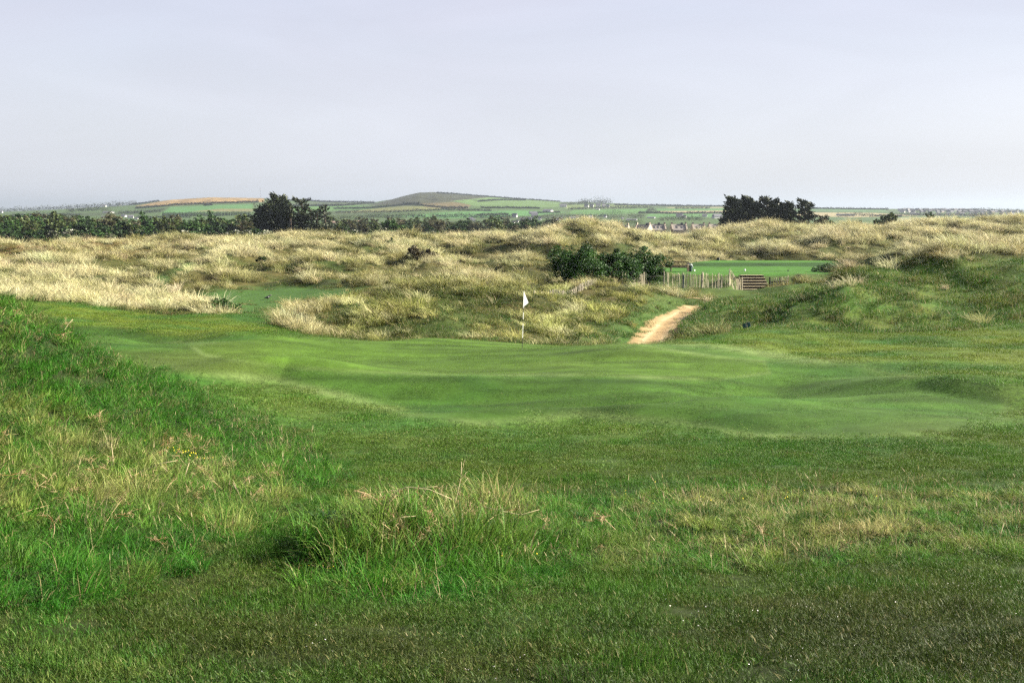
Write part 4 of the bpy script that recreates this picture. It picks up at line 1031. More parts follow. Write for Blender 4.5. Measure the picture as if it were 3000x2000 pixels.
shrub('yellow_shrub', 1772, 95.0, -0.1, px_w(66, 95), px_w(44, 95), 'lime', 22, 60, 0.09, 304, 'small yellow-green shrub in front of the dark shrub row', stems=4)
shrub('dune_bush', 1262, 147, 0.0, px_w(48, 147), px_w(40, 147), 'gloss', 24, 60, 0.16, 305, 'dark glossy bush standing on the middle dunes')
shrub('low_scrub', 1235, 139, -0.2, px_w(112, 139), px_w(38, 139), 'brown', 50, 80, 0.15, 306, 'low brown dome of scrub below the dark bush on the middle dunes')
shrub('dune_bush', 768, 137, 0.0, px_w(34, 137), px_w(36, 137), 'dark', 18, 50, 0.14, 307, 'thin dark bush growing on the left pale dune')
shrub('dune_bush', 1140, 172, 0.0, px_w(32, 172), px_w(26, 172), 'green', 16, 50, 0.18, 308, 'small green bush near the dune skyline left of the dark bush')
shrub('dune_bush', 1066, 178, 0.0, px_w(34, 178), px_w(16, 178), 'dark', 14, 50, 0.18, 309, 'low flat dark bush near the dune skyline below the blossoming hawthorn')
shrub('dune_bush', 1750, 175, 0.0, px_w(42, 175), px_w(30, 175), 'brown', 20, 60, 0.18, 310, 'brown thorny bush on the high middle dune')
shrub('dune_bush', 138, 196, 0.0, px_w(30, 196), px_w(26, 196), 'green', 16, 50, 0.18, 311, 'green bush at the far left edge of the dunes below the wood')
shrub('dune_bush', 292, 99, 0.0, px_w(32, 99), px_w(14, 99), 'dark', 14, 40, 0.10, 312, 'left of two low dark green bushes among pale grass')
shrub('dune_bush', 332, 99.5, 0.0, px_w(40, 99.5), px_w(16, 99.5), 'dark', 16, 40, 0.10, 313, 'right of two low dark green bushes among pale grass')
shrub('nettle_patch', 620, 68.5, -0.05, px_w(170, 68), px_w(30, 68), 'green', 70, 60, 0.085, 314, 'lush dark green weeds beneath pale marram at the fairway edge', 'plant', 4)
shrub('low_scrub', 1352, 133, -0.1, px_w(30, 133), px_w(14, 133), 'brown', 10, 40, 0.13, 315, 'small brown scrub below the hollow in the middle dunes')
shrub('tee_scrub', 2440, 122, -0.1, px_w(170, 122), px_w(17, 122), 'dark', 46, 60, 0.12, 316, 'dark low heathery mound at the right end of the tee', 'shrub', 4)

# ------------------------------------------------------------------ the far country
WHITE = plain('white_render', (0.50, 0.49, 0.47), 0.8, 0.2); CREAM = plain('cream_render', (0.28, 0.24, 0.19), 0.8, 0.2)
SLATE = plain('slate_roof', (0.10, 0.10, 0.115), 0.8, 0.2); TILE = plain('grey_tile_roof', (0.20, 0.18, 0.165), 0.85, 0.2, 2.0, 0.85, 1.15)
PANE = plain('window_glass', (0.03, 0.035, 0.04), 0.15, 0.6); BROWN_ROOF = plain('brown_roof', (0.20, 0.14, 0.11), 0.85, 0.2)
GREYW = plain('grey_render', (0.28, 0.28, 0.28), 0.85, 0.2)
def gable_roof_np(w, dp, z, rh, over=0.25):
    a, b = w / 2 + over, dp / 2 + over
    v = np.array([[-a, -b, z], [a, -b, z], [a, b, z], [-a, b, z], [-a, 0, z + rh], [a, 0, z + rh], [-a, -b, z - .18], [a, -b, z - .18], [a, b, z - .18], [-a, b, z - .18]])
    f = [[0, 1, 5, 4], [2, 3, 4, 5], [0, 4, 3, 3], [1, 2, 5, 5], [6, 9, 8, 7], [0, 6, 7, 1], [1, 7, 8, 2], [2, 8, 9, 3], [3, 9, 6, 0]]
    return v, f
def wall_np(w, dp, h, rh):
    v = np.array([[-w/2, -dp/2, -2], [w/2, -dp/2, -2], [w/2, dp/2, -2], [-w/2, dp/2, -2], [-w/2, -dp/2, h], [w/2, -dp/2, h], [w/2, dp/2, h], [-w/2, dp/2, h], [-w/2, 0, h + rh - .1], [w/2, 0, h + rh - .1]])
    f = [[0, 1, 5, 4], [2, 3, 7, 6], [1, 2, 6, 5], [5, 6, 9, 9], [3, 0, 4, 7], [7, 4, 8, 8]]
    return v, f
HCACHE = {}
def house(px, py, wpx, hpx, rz, label, wall=WHITE, roof=SLATE, group=None, windows=2, chimney=True, name='house', d=None, deep=None):
    d = d or d_for(px, py); p = spot(px, d); p.z = min(p.z, drop_at(px, py, d) + CAMZ)
    k = d / F; w = wpx * k; h = hpx * k * 0.55; rh = hpx * k * 0.45; dp = deep or min(w * 0.7, 9.0)
    r = empty(name, p, rz)
    obj_me('wall', mesh_q('wall', *wall_np(w, dp, h, rh)), wall, r)
    ro = obj_me('roof', mesh_q('roof', *gable_roof_np(w, dp, h + .02, rh)), roof, r)
    if chimney:
        for s in ((-1, 1) if w > 9 else (1,)): box_obj('chimney', (s * (w / 2 - .5), 0, h + rh + .1), (.8, .6, 1.4), wall, r)
    for i in range(windows):
        x = (i + .5) / windows * w - w / 2
        box_obj('window', (x, -dp / 2 - .01, h * .5), (min(1.3, w / windows * .45), .08, h * .38), PANE, r)
    return tag(r, label, 'house', group)
# terraces with pale parapets behind the middle dunes
def terrace(px, py, wpx, d, rz, label, lights, stack):
    p = spot(px, d); zt = drop_at(px, py, d) + CAMZ; k = d / F; w = wpx * k; rh = 17 * k; dp = 2 * rh * 1.05
    p.z = zt - rh * 1.0 - 2.2
    r = empty('terrace_house', p, rz); h = 2.2
    obj_me('wall', mesh_q('wall', *wall_np(w, dp, h, rh)), CREAM, r)
    ro = obj_me('roof', mesh_q('roof', *gable_roof_np(w - .3, dp, h + .05, rh, 0.12)), TILE, r)
    for s in (-1, 1):       # stone parapets standing above the gables
        v, f = gable_roof_np(.55, dp + .5, h + .4, rh + .05, 0.0); obj_me('parapet', mesh_q('parapet', v + [s * w / 2, 0, 0], f), CREAM, r)
        box_obj('chimney', (s * (w / 2 - .1), 0, h + rh + .45), (.5, .8, .7), CREAM, r)
    n_ = math.atan2(rh, dp / 2)
    for x in lights:
        o = box_obj('skylight', (x * w, -dp * .28, h + rh * .46 + .05), (.8, 1.0, .08), PANE, ro); o.rotation_euler = (n_, 0, 0)
    for x in stack: box_obj('chimney', (x * w, -.1, h + rh + .25), (.8, .7, .8), SLATE, r)
    return tag(r, label, 'house', 'terraces behind the dunes')
terrace(1925, 657, 44, 470, 0.06, 'grey-roofed terrace house with three skylights at the left of the row', (-.25, .0, .25), (.1,))
terrace(1988, 657, 42, 470, 0.06, 'grey-roofed terrace house with two skylights in the middle of the row', (-.2, .15), (.2,))
terrace(2045, 657, 34, 470, 0.06, 'short grey-roofed terrace house partly behind a dark bush', (-.2, .1), ())
terrace(2092, 657, 30, 470, 0.06, 'grey-roofed terrace house at the right end of the row by the cypresses', (-.1, .2), ())
terrace(1822, 660, 36, 440, -0.3, 'pale-roofed house half sunk behind the crest of the middle dune', (), (.0,))
terrace(1884, 658, 40, 460, -0.5, 'grey-roofed house angled at the left end of the terrace row', (), (.3,))
house(1602, 692, 24, 36, 1.25, 'white-gabled house at the left of two peeping over the dune', WHITE, BROWN_ROOF, None, 1, True, d=330)
house(1633, 690, 18, 36, 1.25, 'white-gabled house at the right of two peeping over the dune', WHITE, BROWN_ROOF, None, 1, False, d=335)
house(1701, 684, 14, 26, 0.3, 'dark-capped small house just showing above the dune crest', WHITE, SLATE, None, 1, True, d=360)
shrub('dark_bush', 2068, 300, 0.0, px_w(44, 300), px_w(26, 300), 'dark', 20, 50, 0.3, 320, 'dark bush in front of the terrace houses', 'bush')
shrub('dark_bush', 1862, 290, 0.0, px_w(50, 290), px_w(26, 290), 'dark', 20, 50, 0.3, 321, 'dark bush sloping along the right of the dune crest', 'bush')
single(1892, 300, 676, 44, 'dark', 322, 'dark_bush', 'low dark bush below the left terrace house', 'bush')
# villages and farms on the rise
VILL = [(1503,655,10,9,'w'),(1515,652,8,8,'w'),(1530,648,12,10,'g'),(1551,647,14,9,'w'),(1566,640,18,16,'w'),(1581,645,8,10,'w'),(1508,637,14,12,'g'),(1562,629,22,9,'s'),
        (1605,622,26,9,'w'),(1650,607,20,9,'w'),(1718,608,12,10,'w'),(1733,607,10,9,'g'),(1752,608,14,12,'w'),(1768,607,10,9,'w'),(1780,607,9,8,'w'),(1750,615,12,4,'w'),
        (1625,650,12,9,'w'),(1640,645,14,8,'s'),(1675,641,16,6,'s'),(1690,640,9,7,'w'),(1730,640,12,8,'w'),(1772,638,8,9,'w'),(1823,643,7,6,'w'),(1850,646,30,5,'s'),
        (1990,637,18,11,'w'),(2004,639,10,9,'g'),(2063,636,14,9,'w'),(2100,641,26,14,'w'),(1907,640,22,5,'s'),(1380,645,12,8,'w'),(1388,648,10,7,'w'),(1308,658,5,7,'w'),
        (308,606,12,7,'w'),(352,601,10,5,'w'),(320,624,30,5,'w'),(365,636,14,8,'w'),(385,640,16,10,'w'),(402,643,10,7,'w'),(310,637,18,4,'w'),(5,624,12,8,'w'),
        (978,657,30,9,'b'),(1010,658,20,12,'b'),(1050,652,18,6,'b'),(1180,651,24,5,'b'),(1255,655,8,6,'w')]
AR = np.array([(v[0], v[1]) for v in VILL])
ORD = {}
for i, (px, py, w, h, kd) in enumerate(VILL):
    wl_, rf = {'w': (WHITE, SLATE), 'g': (GREYW, SLATE), 's': (GREYW, SLATE), 'b': (CREAM, BROWN_ROOF)}[kd]
    where = 'on the left rise' if px < 500 else ('behind the left cypresses' if px < 1260 else ('in the trees left of the town' if px < 1450 else ('on the hillside' if py < 625 else 'in the valley town')))
    look = {'w': 'white house with slate roof', 'g': 'grey house with slate roof', 's': 'long low grey shed', 'b': 'brown-roofed house'}[kd]
    house(px, py, w, h, random.uniform(-0.5, 0.5), 'distant ' + look + ' ' + where, wl_, rf, look + 's ' + where, 0, False, d=d_for(px, py))
rng = np.random.default_rng(77)
for row, (py, x0, x1, n_) in enumerate([(617, 2625, 2860, 17), (622, 2640, 2990, 22), (629, 2660, 2980, 15)]):
    for i in range(n_):
        px = x0 + (x1 - x0) * (i + rng.uniform(0, .7)) / n_
        house(px, py + rng.uniform(-1, 1), rng.uniform(9, 14), rng.uniform(6, 8), rng.uniform(-0.6, 0.6), 'small hazy house of the estate on the right ridge', [WHITE, GREYW, CREAM][rng.integers(3)], SLATE, 'estate houses on the right ridge', 0, False, d=d_for(px, py + 1))
house(2475, 630, 50, 5, 0.1, 'long blue-grey shed beyond the right cypresses', GREYW, SLATE, None, 0, False, 'shed', d=d_for(2475, 632))
# masts
MAST = plain('mast_steel', (0.35, 0.36, 0.38), 0.5, 0.5, metal=0.6)
def mast(px, base, top, label, cross=True):
    d = d_for(px, base); p = spot(px, d); h = drop_at(px, top, d) + CAMZ - p.z
    r = empty('radio_mast', p); k = d / F
    for a in range(3):
        c, s = math.cos(a * 2.094), math.sin(a * 2.094)
        obj_me('leg', mesh_q('leg', *tube_np([(c * 1.1 * k, s * 1.1 * k, -1), (c * .25 * k, s * .25 * k, h)], [.16 * k, .12 * k], 4)), MAST, r)
    for i in range(9):
        z = h * (i + .5) / 9; ra = (1.1 - .85 * z / h) * k; v = []
        ring = [(math.cos(a * 2.094) * ra, math.sin(a * 2.094) * ra, z) for a in (0, 1, 2, 3)]
        obj_me('brace', mesh_q('brace', *tube_np(ring, [.12 * k] * 4, 4)), MAST, r)
    for z, ln in (((.95, 1.6), (.7, 1.2), (.4, 1.2)) if cross else ()):
        obj_me('antenna', mesh_q('antenna', *tube_np([(-ln * 1.6 * k, 0, h * z), (0.2 * k, 0, h * z)], [.35 * k, .35 * k], 5)), MAST, r)
    return tag(r, label, 'mast')
mast(766, 580, 551, 'taller lattice radio mast on the brown hill left of the cypresses')
mast(790, 582, 560, 'shorter radio mast just left of the tallest cypress', False)
mast(2672, 627, 605, 'thin mast among the estate houses on the right', False)
# hedges and tree lines
def hedge(pts, hpx, label, style='hedge', name='hedge', lumpy=0.5, seed=0, group=None, dens=1.0, cat='hedge'):
    rng = np.random.default_rng(seed + 500); Pn = []; rn = []; sz = []
    for (xa, ya), (xb, yb) in zip(pts[:-1], pts[1:]):
        n_ = max(2, int(abs(xb - xa) / (1.5 if hpx < 6.5 else 2.8)))
        for i in range(n_):
            t = (i + rng.random()) / n_; px, py = xa + (xb - xa) * t, ya + (yb - ya) * t
            d = d_for(px, py); p = spot(px, d); k = d / F; h = hpx * k * (1 - lumpy * 0.5 + lumpy * rng.random() * (1.3 if rng.random() < .25 else 1))
            m_ = int(24 * dens)
            u_ = rng.normal(0, 1, (m_, 3)); u_ /= np.linalg.norm(u_, axis=1, keepdims=True); u_ *= rng.random((m_, 1)) ** 0.4
            q = u_ * [max(1.6 * k, 0.55 * h), 2.5 * k, 0.52 * h] + [p.x, p.y, p.z + 0.45 * h]
            Pn.append(q); rn.append(np.clip(rng.normal(.5, .2, m_), 0, 1)); sz.append(np.full(m_, 1.7 * k))
    Pn = np.concatenate(Pn); o0 = Pn[0] * [1, 1, 1]
    v, f, r_ = leaf_quads(Pn - o0, np.concatenate(sz), 1.3, 0.2, np.concatenate(rn))
    o = obj_me(name, mesh_np(name, v, f, False, r_), LEAF[style], None, Vector(o0))
    return tag(o, label, cat, group)
HEDGES = [
 ([(0,621),(60,614),(140,613),(240,606),(330,603)], 9, 'grey', 'tree_line', 'line of round trees along the left skyline', 'trees'),
 ([(40,634),(150,632),(240,634)], 7, 'hedge', 'hedge', 'dark hedge below the left skyline trees', 'hedge'),
 ([(200,622),(300,618),(330,628)], 12, 'grey', 'tree_line', 'grey clump of trees on the left rise', 'trees'),
 ([(325,608),(345,606),(372,603)], 12, 'hedge', 'tree_line', 'dark tall trees beside the white houses on the left rise', 'trees'),
 ([(375,600),(405,598)], 9, 'grey', 'tree_line', 'round grey trees at the foot of the brown hill', 'trees'),
 ([(380,597),(470,589)], 3, 'hedge', 'hedge', 'row of dark bushes on the left edge of the brown hill', 'hedge'),
 ([(400,612),(520,602),(640,597),(760,594)], 4, 'hedge', 'hedge', 'dark hedge under the brown heath', 'hedge'),
 ([(350,628),(480,622)], 7, 'hedge', 'hedge', 'dark tree belt at the left of the long windbreak', 'hedge'),
 ([(400,640),(560,640)], 6, 'hedge', 'hedge', 'blue-grey hedge under the left end of the windbreak', 'hedge'),
 ([(600,604),(625,602)], 3, 'hedge', 'hedge', 'short hedge in the green field below the brown hill', 'hedge'),
 ([(840,606),(1000,604),(1100,596)], 4, 'hedge', 'hedge', 'hedge line right of the cypresses on the far slope', 'hedge'),
 ([(830,590),(900,588),(1000,592),(1090,595)], 3, 'hedge', 'hedge', 'row of bushes along the saddle of the far hill', 'hedge'),
 ([(980,613),(1080,612),(1200,601),(1230,597)], 4, 'hedge', 'hedge', 'hedge climbing below the heathery hill', 'hedge'),
 ([(985,625),(1150,623),(1300,617),(1440,620)], 5, 'hedge', 'hedge', 'long dark hedge across the middle of the far slope', 'hedge'),
 ([(1180,598),(1230,603),(1300,611),(1370,611)], 4, 'hedge', 'hedge', 'hedge curving round the brown field under the hill', 'hedge'),
 ([(1400,592),(1470,587),(1540,588)], 3, 'hedge', 'hedge', 'faint hedge high on the right of the hill', 'hedge'),
 ([(1410,611),(1500,611),(1580,612)], 4, 'hedge', 'hedge', 'dark hedge left of the white farm', 'hedge'),
 ([(1395,632),(1490,630)], 4, 'hedge', 'hedge', 'hedge in the green fields left of the town', 'hedge'),
 ([(1280,566),(1400,573),(1560,584),(1640,591)], 2, 'hedge', 'hedge', 'dark hedge along the right skyline of the hill', 'hedge'),
 ([(1550,625),(1640,624)], 3, 'hedge', 'hedge', 'hedge in front of the white farm', 'hedge'),
 ([(1665,615),(1760,611),(1900,610)], 5, 'hedge', 'hedge', 'thick dark hedge below the hilltop houses', 'hedge'),
 ([(1640,604),(1690,600),(1720,598)], 8, 'grey', 'tree_line', 'dark trees left of the hilltop houses', 'trees'),
 ([(1700,599),(1740,598),(1790,599)], 12, 'grey', 'tree_line', 'round tree tops behind the hilltop houses', 'trees'),
 ([(1752,600),(1764,600)], 19, 'hedge', 'tree_line', 'tall dark round tree on the hilltop skyline', 'trees'),
 ([(1800,602),(1900,603),(2000,605),(2130,606)], 3, 'hedge', 'hedge', 'bushes along the flat skyline left of right cypresses', 'hedge'),
 ([(1895,622),(1912,616),(1920,622)], 11, 'hedge', 'hedge', 'dark blue-grey spinney between the green fields', 'hedge'),
 ([(1870,625),(1990,627),(2130,625)], 4, 'hedge', 'hedge', 'hedge below the cream field', 'hedge'),
 ([(1975,613),(2080,612)], 6, 'grey', 'tree_line', 'pale trees along the lane behind the cream field', 'trees'),
 ([(1780,645),(1800,645),(1822,645)], 24, 'hedge', 'tree_line', 'big dark purple-grey tree clump in the valley town', 'trees'),
 ([(1840,642),(1885,641)], 15, 'grey', 'tree_line', 'grey-green trees right of the big dark clump', 'trees'),
 ([(1930,648),(1990,646),(2060,647)], 12, 'grey', 'tree_line', 'grey trees around the valley houses by the cypresses', 'trees'),
 ([(1640,638),(1700,637),(1780,636)], 8, 'grey', 'tree_line', 'trees among the valley town houses', 'trees'),
 ([(1520,645),(1600,640),(1640,636)], 9, 'grey', 'tree_line', 'trees left of the valley town', 'trees'),
 ([(1660,657),(1760,655),(1880,656)], 9, 'olive', 'tree_line', 'olive trees just beyond the middle dune crest', 'trees'),
 ([(1260,640),(1330,638),(1420,640),(1500,640)], 10, 'grey', 'tree_line', 'hazy green wood in front of the hill', 'trees'),
 ([(950,645),(1080,640),(1250,638)], 10, 'olive', 'tree_line', 'yellow-green wood right of the left cypresses', 'trees'),
 ([(2330,612),(2450,613),(2600,615)], 3, 'hedge', 'hedge', 'row of small trees on the flat right skyline', 'hedge'),
 ([(2450,636),(2530,634),(2560,637)], 8, 'hedge', 'hedge', 'dark hedge round the long shed on the right', 'hedge'),
 ([(2560,634),(2640,636)], 4, 'hedge', 'hedge', 'hedge between the pale fields on the right', 'hedge'),
 ([(2620,634),(2720,632)], 8, 'hedge', 'hedge', 'dark trees in front of the estate', 'hedge'),
 ([(2720,634),(2800,632),(2900,636)], 6, 'grey', 'tree_line', 'grey trees below the estate ridge', 'trees'),
 ([(2840,618),(2900,620),(3000,624)], 7, 'grey', 'tree_line', 'hazy trees at the right end of the estate', 'trees'),
 ([(2840,633),(2910,632)], 8, 'hedge', 'hedge', 'dark wooded slope at the right end of the estate', 'hedge'),
 ([(2640,617),(2800,618),(2990,622)], 4, 'hedge', 'hedge', 'dark gardens between the estate roofs', 'hedge'),
]
for i, (pts_, hp, st, nm, lb, ct) in enumerate(HEDGES): hedge(pts_, hp * 1.25 + 1, lb, st, nm, 0.7, i, dens=1.0 if hp < 10 else 1.6, cat=ct)
# row of young conifers in front of the green field
def windbreak():
    V = []; Fc = []; rn = []; o = 0; rng = np.random.default_rng(9)
    for i in range(88):
        px = 478 + i * 2.95 + rng.uniform(-.5, .5); py = 634 + (px - 478) * -0.006; d = d_for(px, py); p = spot(px, d); k = d / F; h = 13 * k * rng.uniform(.8, 1.1)
        base = np.array([p.x, p.y, p.z]); a = rng.uniform(0, 6.28)
        for j in range(3):
            for q in range(6):
                t0 = q / 6; t = a + 2.1 * j + q; rad = 1.1 * k * (1 - t0 * .7)
                c = base + [math.cos(t) * rad, math.sin(t) * rad, h * (t0 + .02)]
                V += [c + [-.6 * k, 0, 0], c + [.6 * k, 0, 0], base + [0, 0, h * min(1, t0 + .42)]]; Fc.append([o, o + 1, o + 2]); rn += [rng.random()] * 3; o += 3
    V = np.array(V); o0 = V[0].copy()
    return tag(obj_me('windbreak', mesh_np('windbreak', V - o0, np.array(Fc), False, rn), LEAF['hedge'], None, Vector(o0)), 'long even row of young conifers across the green field on the left', 'windbreak')
windbreak()

# ------------------------------------------------------------------ flagsticks
PWHITE = plain('white_paint', (0.80, 0.80, 0.78), 0.5, 0.4); PBLACK = plain('black_paint', (0.02, 0.02, 0.02), 0.45, 0.4)
FLAGW = leaf_mat('white_nylon', (1.1, 1.1, 1.1), 1, 1, 0.5, .7, .2, dry_at=2); FLAGY = leaf_mat('yellow_nylon', (1.0, .95, .22), 1, 1, 0.5, .7, .2, dry_at=2)
def flag_cloth(h0, h1, reach, droop, name, mat, parent, ydepth):
    nu, nv = 14, 12; V = []
    for i in range(nu + 1):
        u = i / nu
        for j in range(nv + 1):
            v = j / nv                         # 0 = top edge, 1 = bottom edge
            top = h1 - (0.80 * (h1 - h0)) * u ** 0.85 * droop; bot = h0 + (h1 - h0) * 0.22 * u ** 1.2
            z = top + (bot - top) * v
            x = reach * u * (0.97 + 0.03 * math.cos(v * 3)) + 0.012 * math.sin(9 * v + 4 * u) * u
            y = ydepth * u + 0.035 * math.sin(6.5 * u + 2.2 * v) * u
            V.append((x, y, z))
    Fc = [[i * (nv + 1) + j, (i + 1) * (nv + 1) + j, (i + 1) * (nv + 1) + j + 1, i * (nv + 1) + j + 1] for i in range(nu) for j in range(nv)]
    o = obj_me(name, mesh_np(name, V, Fc, True), mat, parent)
    s = o.modifiers.new('cloth', 'SOLIDIFY'); s.thickness = 0.004
    return o
def flagstick(px, d, bands, H, label, cloth_mat, lean, rad, reach):
    p = spot(px, d, 1000); r = empty('flagstick', p); r.rotation_euler = (0, lean, 0)
    z = 0.0; allp = [(0.0, -0.12, 'w')]
    for z0, z1, c in bands:
        obj_me('pole_band' if c == 'b' else 'pole', mesh_q('pole', *tube_np([(0, 0, z0 * H - (0.1 if z0 == 0 else 0)), (0, 0, z1 * H)], [rad, rad], 8)), PBLACK if c == 'b' else PWHITE, r)
    flag_cloth(0.735 * H, 0.995 * H, reach, 1.0, 'flag', cloth_mat, r, 0.20)
    obj_me('cup_rim', mesh_q('cup_rim', *tube_np([(0, 0, -0.03), (0, 0, 0.006)], [0.054, 0.054], 16)), PBLACK, r)
    return tag(r, label, 'flag')
flagstick(1530, 45.5, [(0, .18, 'b'), (.18, .44, 'w'), (.44, .515, 'b'), (.515, .63, 'w'), (.63, .71, 'b'), (.71, 1.0, 'w')], 2.13, 'white golf flag on a black and white banded pole on the green', FLAGW, R(1.6), 0.0110, 0.20)
flagstick(344, 99.5, [(0, 1.0, 'w')], 2.13, 'small yellow flag among the pale dune grass on the left', FLAGY, 0.0, 0.018, 0.26)
# small sandy scrape at the fairway edge
# ------------------------------------------------------------------ green sign boards on a stake
SIGNG = plain('dark_green_board', (0.012, 0.055, 0.055), 0.5, 0.4); SIGNP = plain('black_stake', (0.015, 0.015, 0.017), 0.6, 0.3)
p = spot(2189, 51.6, 970); r = empty('direction_sign', p, R(-6)); r.rotation_euler = (0, R(-9), R(-6))
box_obj('stake', (0, 0, 0.17), (0.035, 0.03, 0.40), SIGNP, r, 0.004)
for s in (-1, 1): box_obj('board', (s * 0.085 + (0.0 if s < 0 else 0.015), -0.022, 0.235 + s * 0.02), (0.145, 0.014, 0.225), SIGNG, r, 0.003, rot=(0, R(-4 if s > 0 else -2), R(s * 8)))
tag(r, 'small dark green two-board sign on a leaning stake at the fairway edge', 'sign')
# ------------------------------------------------------------------ bench
WOOD = plain('weathered_teak', (0.13, 0.10, 0.065), 0.8, 0.2, 9.0, .75, 1.25)
r = empty('park_bench', spot(1990, 121.5, 790, 0.03), R(-20))
W = 1.75
for i in range(5): box_obj('slat', (0, -0.05 - 0.10 * i + 0.22, 0.44), (W, 0.075, 0.03), WOOD, r, 0.006)
for i in range(13):
    box_obj('back_slat', (-W / 2 + 0.12 + (W - 0.24) * i / 12, 0.31, 0.70), (0.06, 0.022, 0.40), WOOD, r, 0.005, rot=(R(-10), 0, 0))
for z in (0.50, 0.93): box_obj('back_rail', (0, 0.285 + (z - .5) * .17, z), (W, 0.045, 0.085), WOOD, r, 0.008)
for s in (-1, 1):
    box_obj('leg', (s * (W / 2 - .03), -0.24, 0.31), (0.07, 0.07, 0.66), WOOD, r, 0.006)
    box_obj('leg', (s * (W / 2 - .03), 0.31, 0.47), (0.07, 0.07, 0.98), WOOD, r, 0.006, rot=(R(-8), 0, 0))
    box_obj('armrest', (s * (W / 2 - .03), 0.0, 0.66), (0.085, 0.62, 0.045), WOOD, r, 0.008)
box_obj('front_rail', (0, -0.24, 0.39), (W, 0.03, 0.08), WOOD, r, 0.005)
tag(r, 'weathered wooden park bench at the left end of the tee', 'bench')
# ------------------------------------------------------------------ bin and tee furniture
BING = plain('dark_green_plastic', (0.010, 0.035, 0.032), 0.45, 0.5); BAG = plain('white_liner', (0.72, 0.73, 0.76), 0.5, 0.4)
r = empty('litter_bin', spot(2021, 122.0, 797))
obj_me('body', mesh_q('body', *tube_np([(0, 0, -.02), (0, 0, .62)], [.25, .28], 16)), BING, r)
v, f = tube_np([(0, 0, .60), (0, 0, .66), (.02, 0, .70)], [.30, .31, .26], 16); obj_me('liner', mesh_q('liner', v, f, True), BAG, r)
obj_me('lid', mesh_q('lid', *tube_np([(.0, 0, .69), (.04, 0, .76), (.06, 0, .80)], [.30, .27, .08], 16), True), BING, r)
box_obj('notice', (.27, -.06, .42), (.10, .10, .12), BAG, r, 0.01)
tag(r, 'dark green litter bin with white liner beside the bench', 'bin')
def marker(px, d, kind, label, py=797):
    r = empty('tee_marker', spot(px, d, py))
    if kind == 'cup':
        obj_me('body', mesh_q('body', *tube_np([(0, 0, -.03), (0, 0, .16), (0, 0, .19)], [.07, .085, .06], 12), True), PWHITE, r)
        obj_me('cap', mesh_q('cap', *tube_np([(0, 0, .19), (0, 0, .22)], [.06, .03], 12), True), FLAGW, r)
    elif kind == 'dark':
        obj_me('body', mesh_q('body', *tube_np([(-.03, 0, -.05), (0, 0, .12), (.03, 0, .17)], [.05, .06, .02], 8), True), SIGNP, r)
        obj_me('spike', mesh_q('spike', *tube_np([(.03, 0, .15), (.06, 0, .24)], [.02, .008], 6), True), SIGNP, r)
    else:
        box_obj('block', (0, 0, .15), (.28, .24, .36), SIGNP, r, 0.012); box_obj('plate', (.15, -.02, .16), (.03, .25, .34), PWHITE, r, 0.004)
    return tag(r, label, 'tee marker')
marker(2034, 121.6, 'cup', 'white tee marker on the grass beside the litter bin')
marker(2182, 122.5, 'cup', 'white tee marker in the middle of the tee')
marker(2309, 122.0, 'dark', 'little black tee marker right of the white one on the tee')
marker(2463, 120.5, 'dark', 'little black tee marker at the right edge of the tee')
marker(2103, 143.0, 'box', 'dark block with a white side at the back of the tee', 770)
marker(2359, 110.5, 'box', 'dark block with a white side on the slope below the tee', 812)
marker(2451, 108.0, 'dark', 'small marker post low on the slope right of the tee', 812)
# ------------------------------------------------------------------ paling fence
PALE = plain('pale_chestnut', (0.46, 0.41, 0.30), 0.85, 0.2, 5.0, .75, 1.2); GREYP = plain('grey_chestnut', (0.30, 0.27, 0.21), 0.9, 0.2, 5.0, .7, 1.25)
WIRE = plain('fence_wire', (0.20, 0.19, 0.17), 0.5, 0.4, metal=0.5)
pick_me = []
for s in range(4):
    rng = np.random.default_rng(s); b1, b2 = rng.normal(0, .012, 2)
    v, f = tube_np([(0, 0, -.12), (b1, 0, .55), (b2, 0, 1.06), (b2, 0, 1.14)], [.026, .025, .023, .006], 5); me = mesh_q('picket', v, f, False); me.materials.append(PALE); pick_me.append(me)
    me2 = me.copy(); me2.materials.clear(); me2.materials.append(GREYP); pick_me.append(me2)
def fence(poly, spacing, label, old, gaps=(), tall=1.0):
    P3 = [spot(px, d, 850) for px, d in poly]; r = empty('paling_fence', P3[0]); o0 = P3[0]
    rng = random.Random(len(poly) * 7 + int(spacing * 1000)); wire = []
    for a, b in zip(P3[:-1], P3[1:]):
        L_ = (b - a).length; n_ = max(1, int(L_ / spacing))
        for i in range(n_):
            t = (i + rng.uniform(.2, .8)) / n_; q = a.lerp(b, t); q.z = ground_z(q.x, q.y); pxq = project(q.x, q.y, q.z - CAMZ)[0]
            if i % 3 == 0: wire.append(q - o0)
            if any(g0 < pxq < g1 for g0, g1 in gaps) or rng.random() < 0.04: continue
            o = obj_me('picket', pick_me[2 * rng.randrange(4) + (1 if rng.random() < old else 0)], None, r, q - o0)
            o.rotation_euler = (rng.gauss(0, .04), rng.gauss(0, .05), rng.uniform(0, 6.28)); s = rng.uniform(.92, 1.08) * tall; o.scale = (1, 1, s)
    for z in (.32 * tall, .86 * tall):
        obj_me('wire', mesh_q('wire', *tube_np([w + Vector((0, 0, z)) for w in wire], [.006] * len(wire), 4, False)), WIRE, r)
    for px, d in poly:
        q = spot(px, d, 850); obj_me('post', mesh_q('post', *tube_np([(0, 0, -.3), (0, 0, 1.2 * tall)], [.05, .045], 7)), GREYP, r, q - o0)
    return tag(r, label, 'fence')
fence([(1565, 84.5), (1612, 86.5), (1650, 88.5), (1700, 91), (1745, 93.5)], .17, 'grey weathered paling fence half buried in grass in front of dark shrubs', .85, tall=.48)
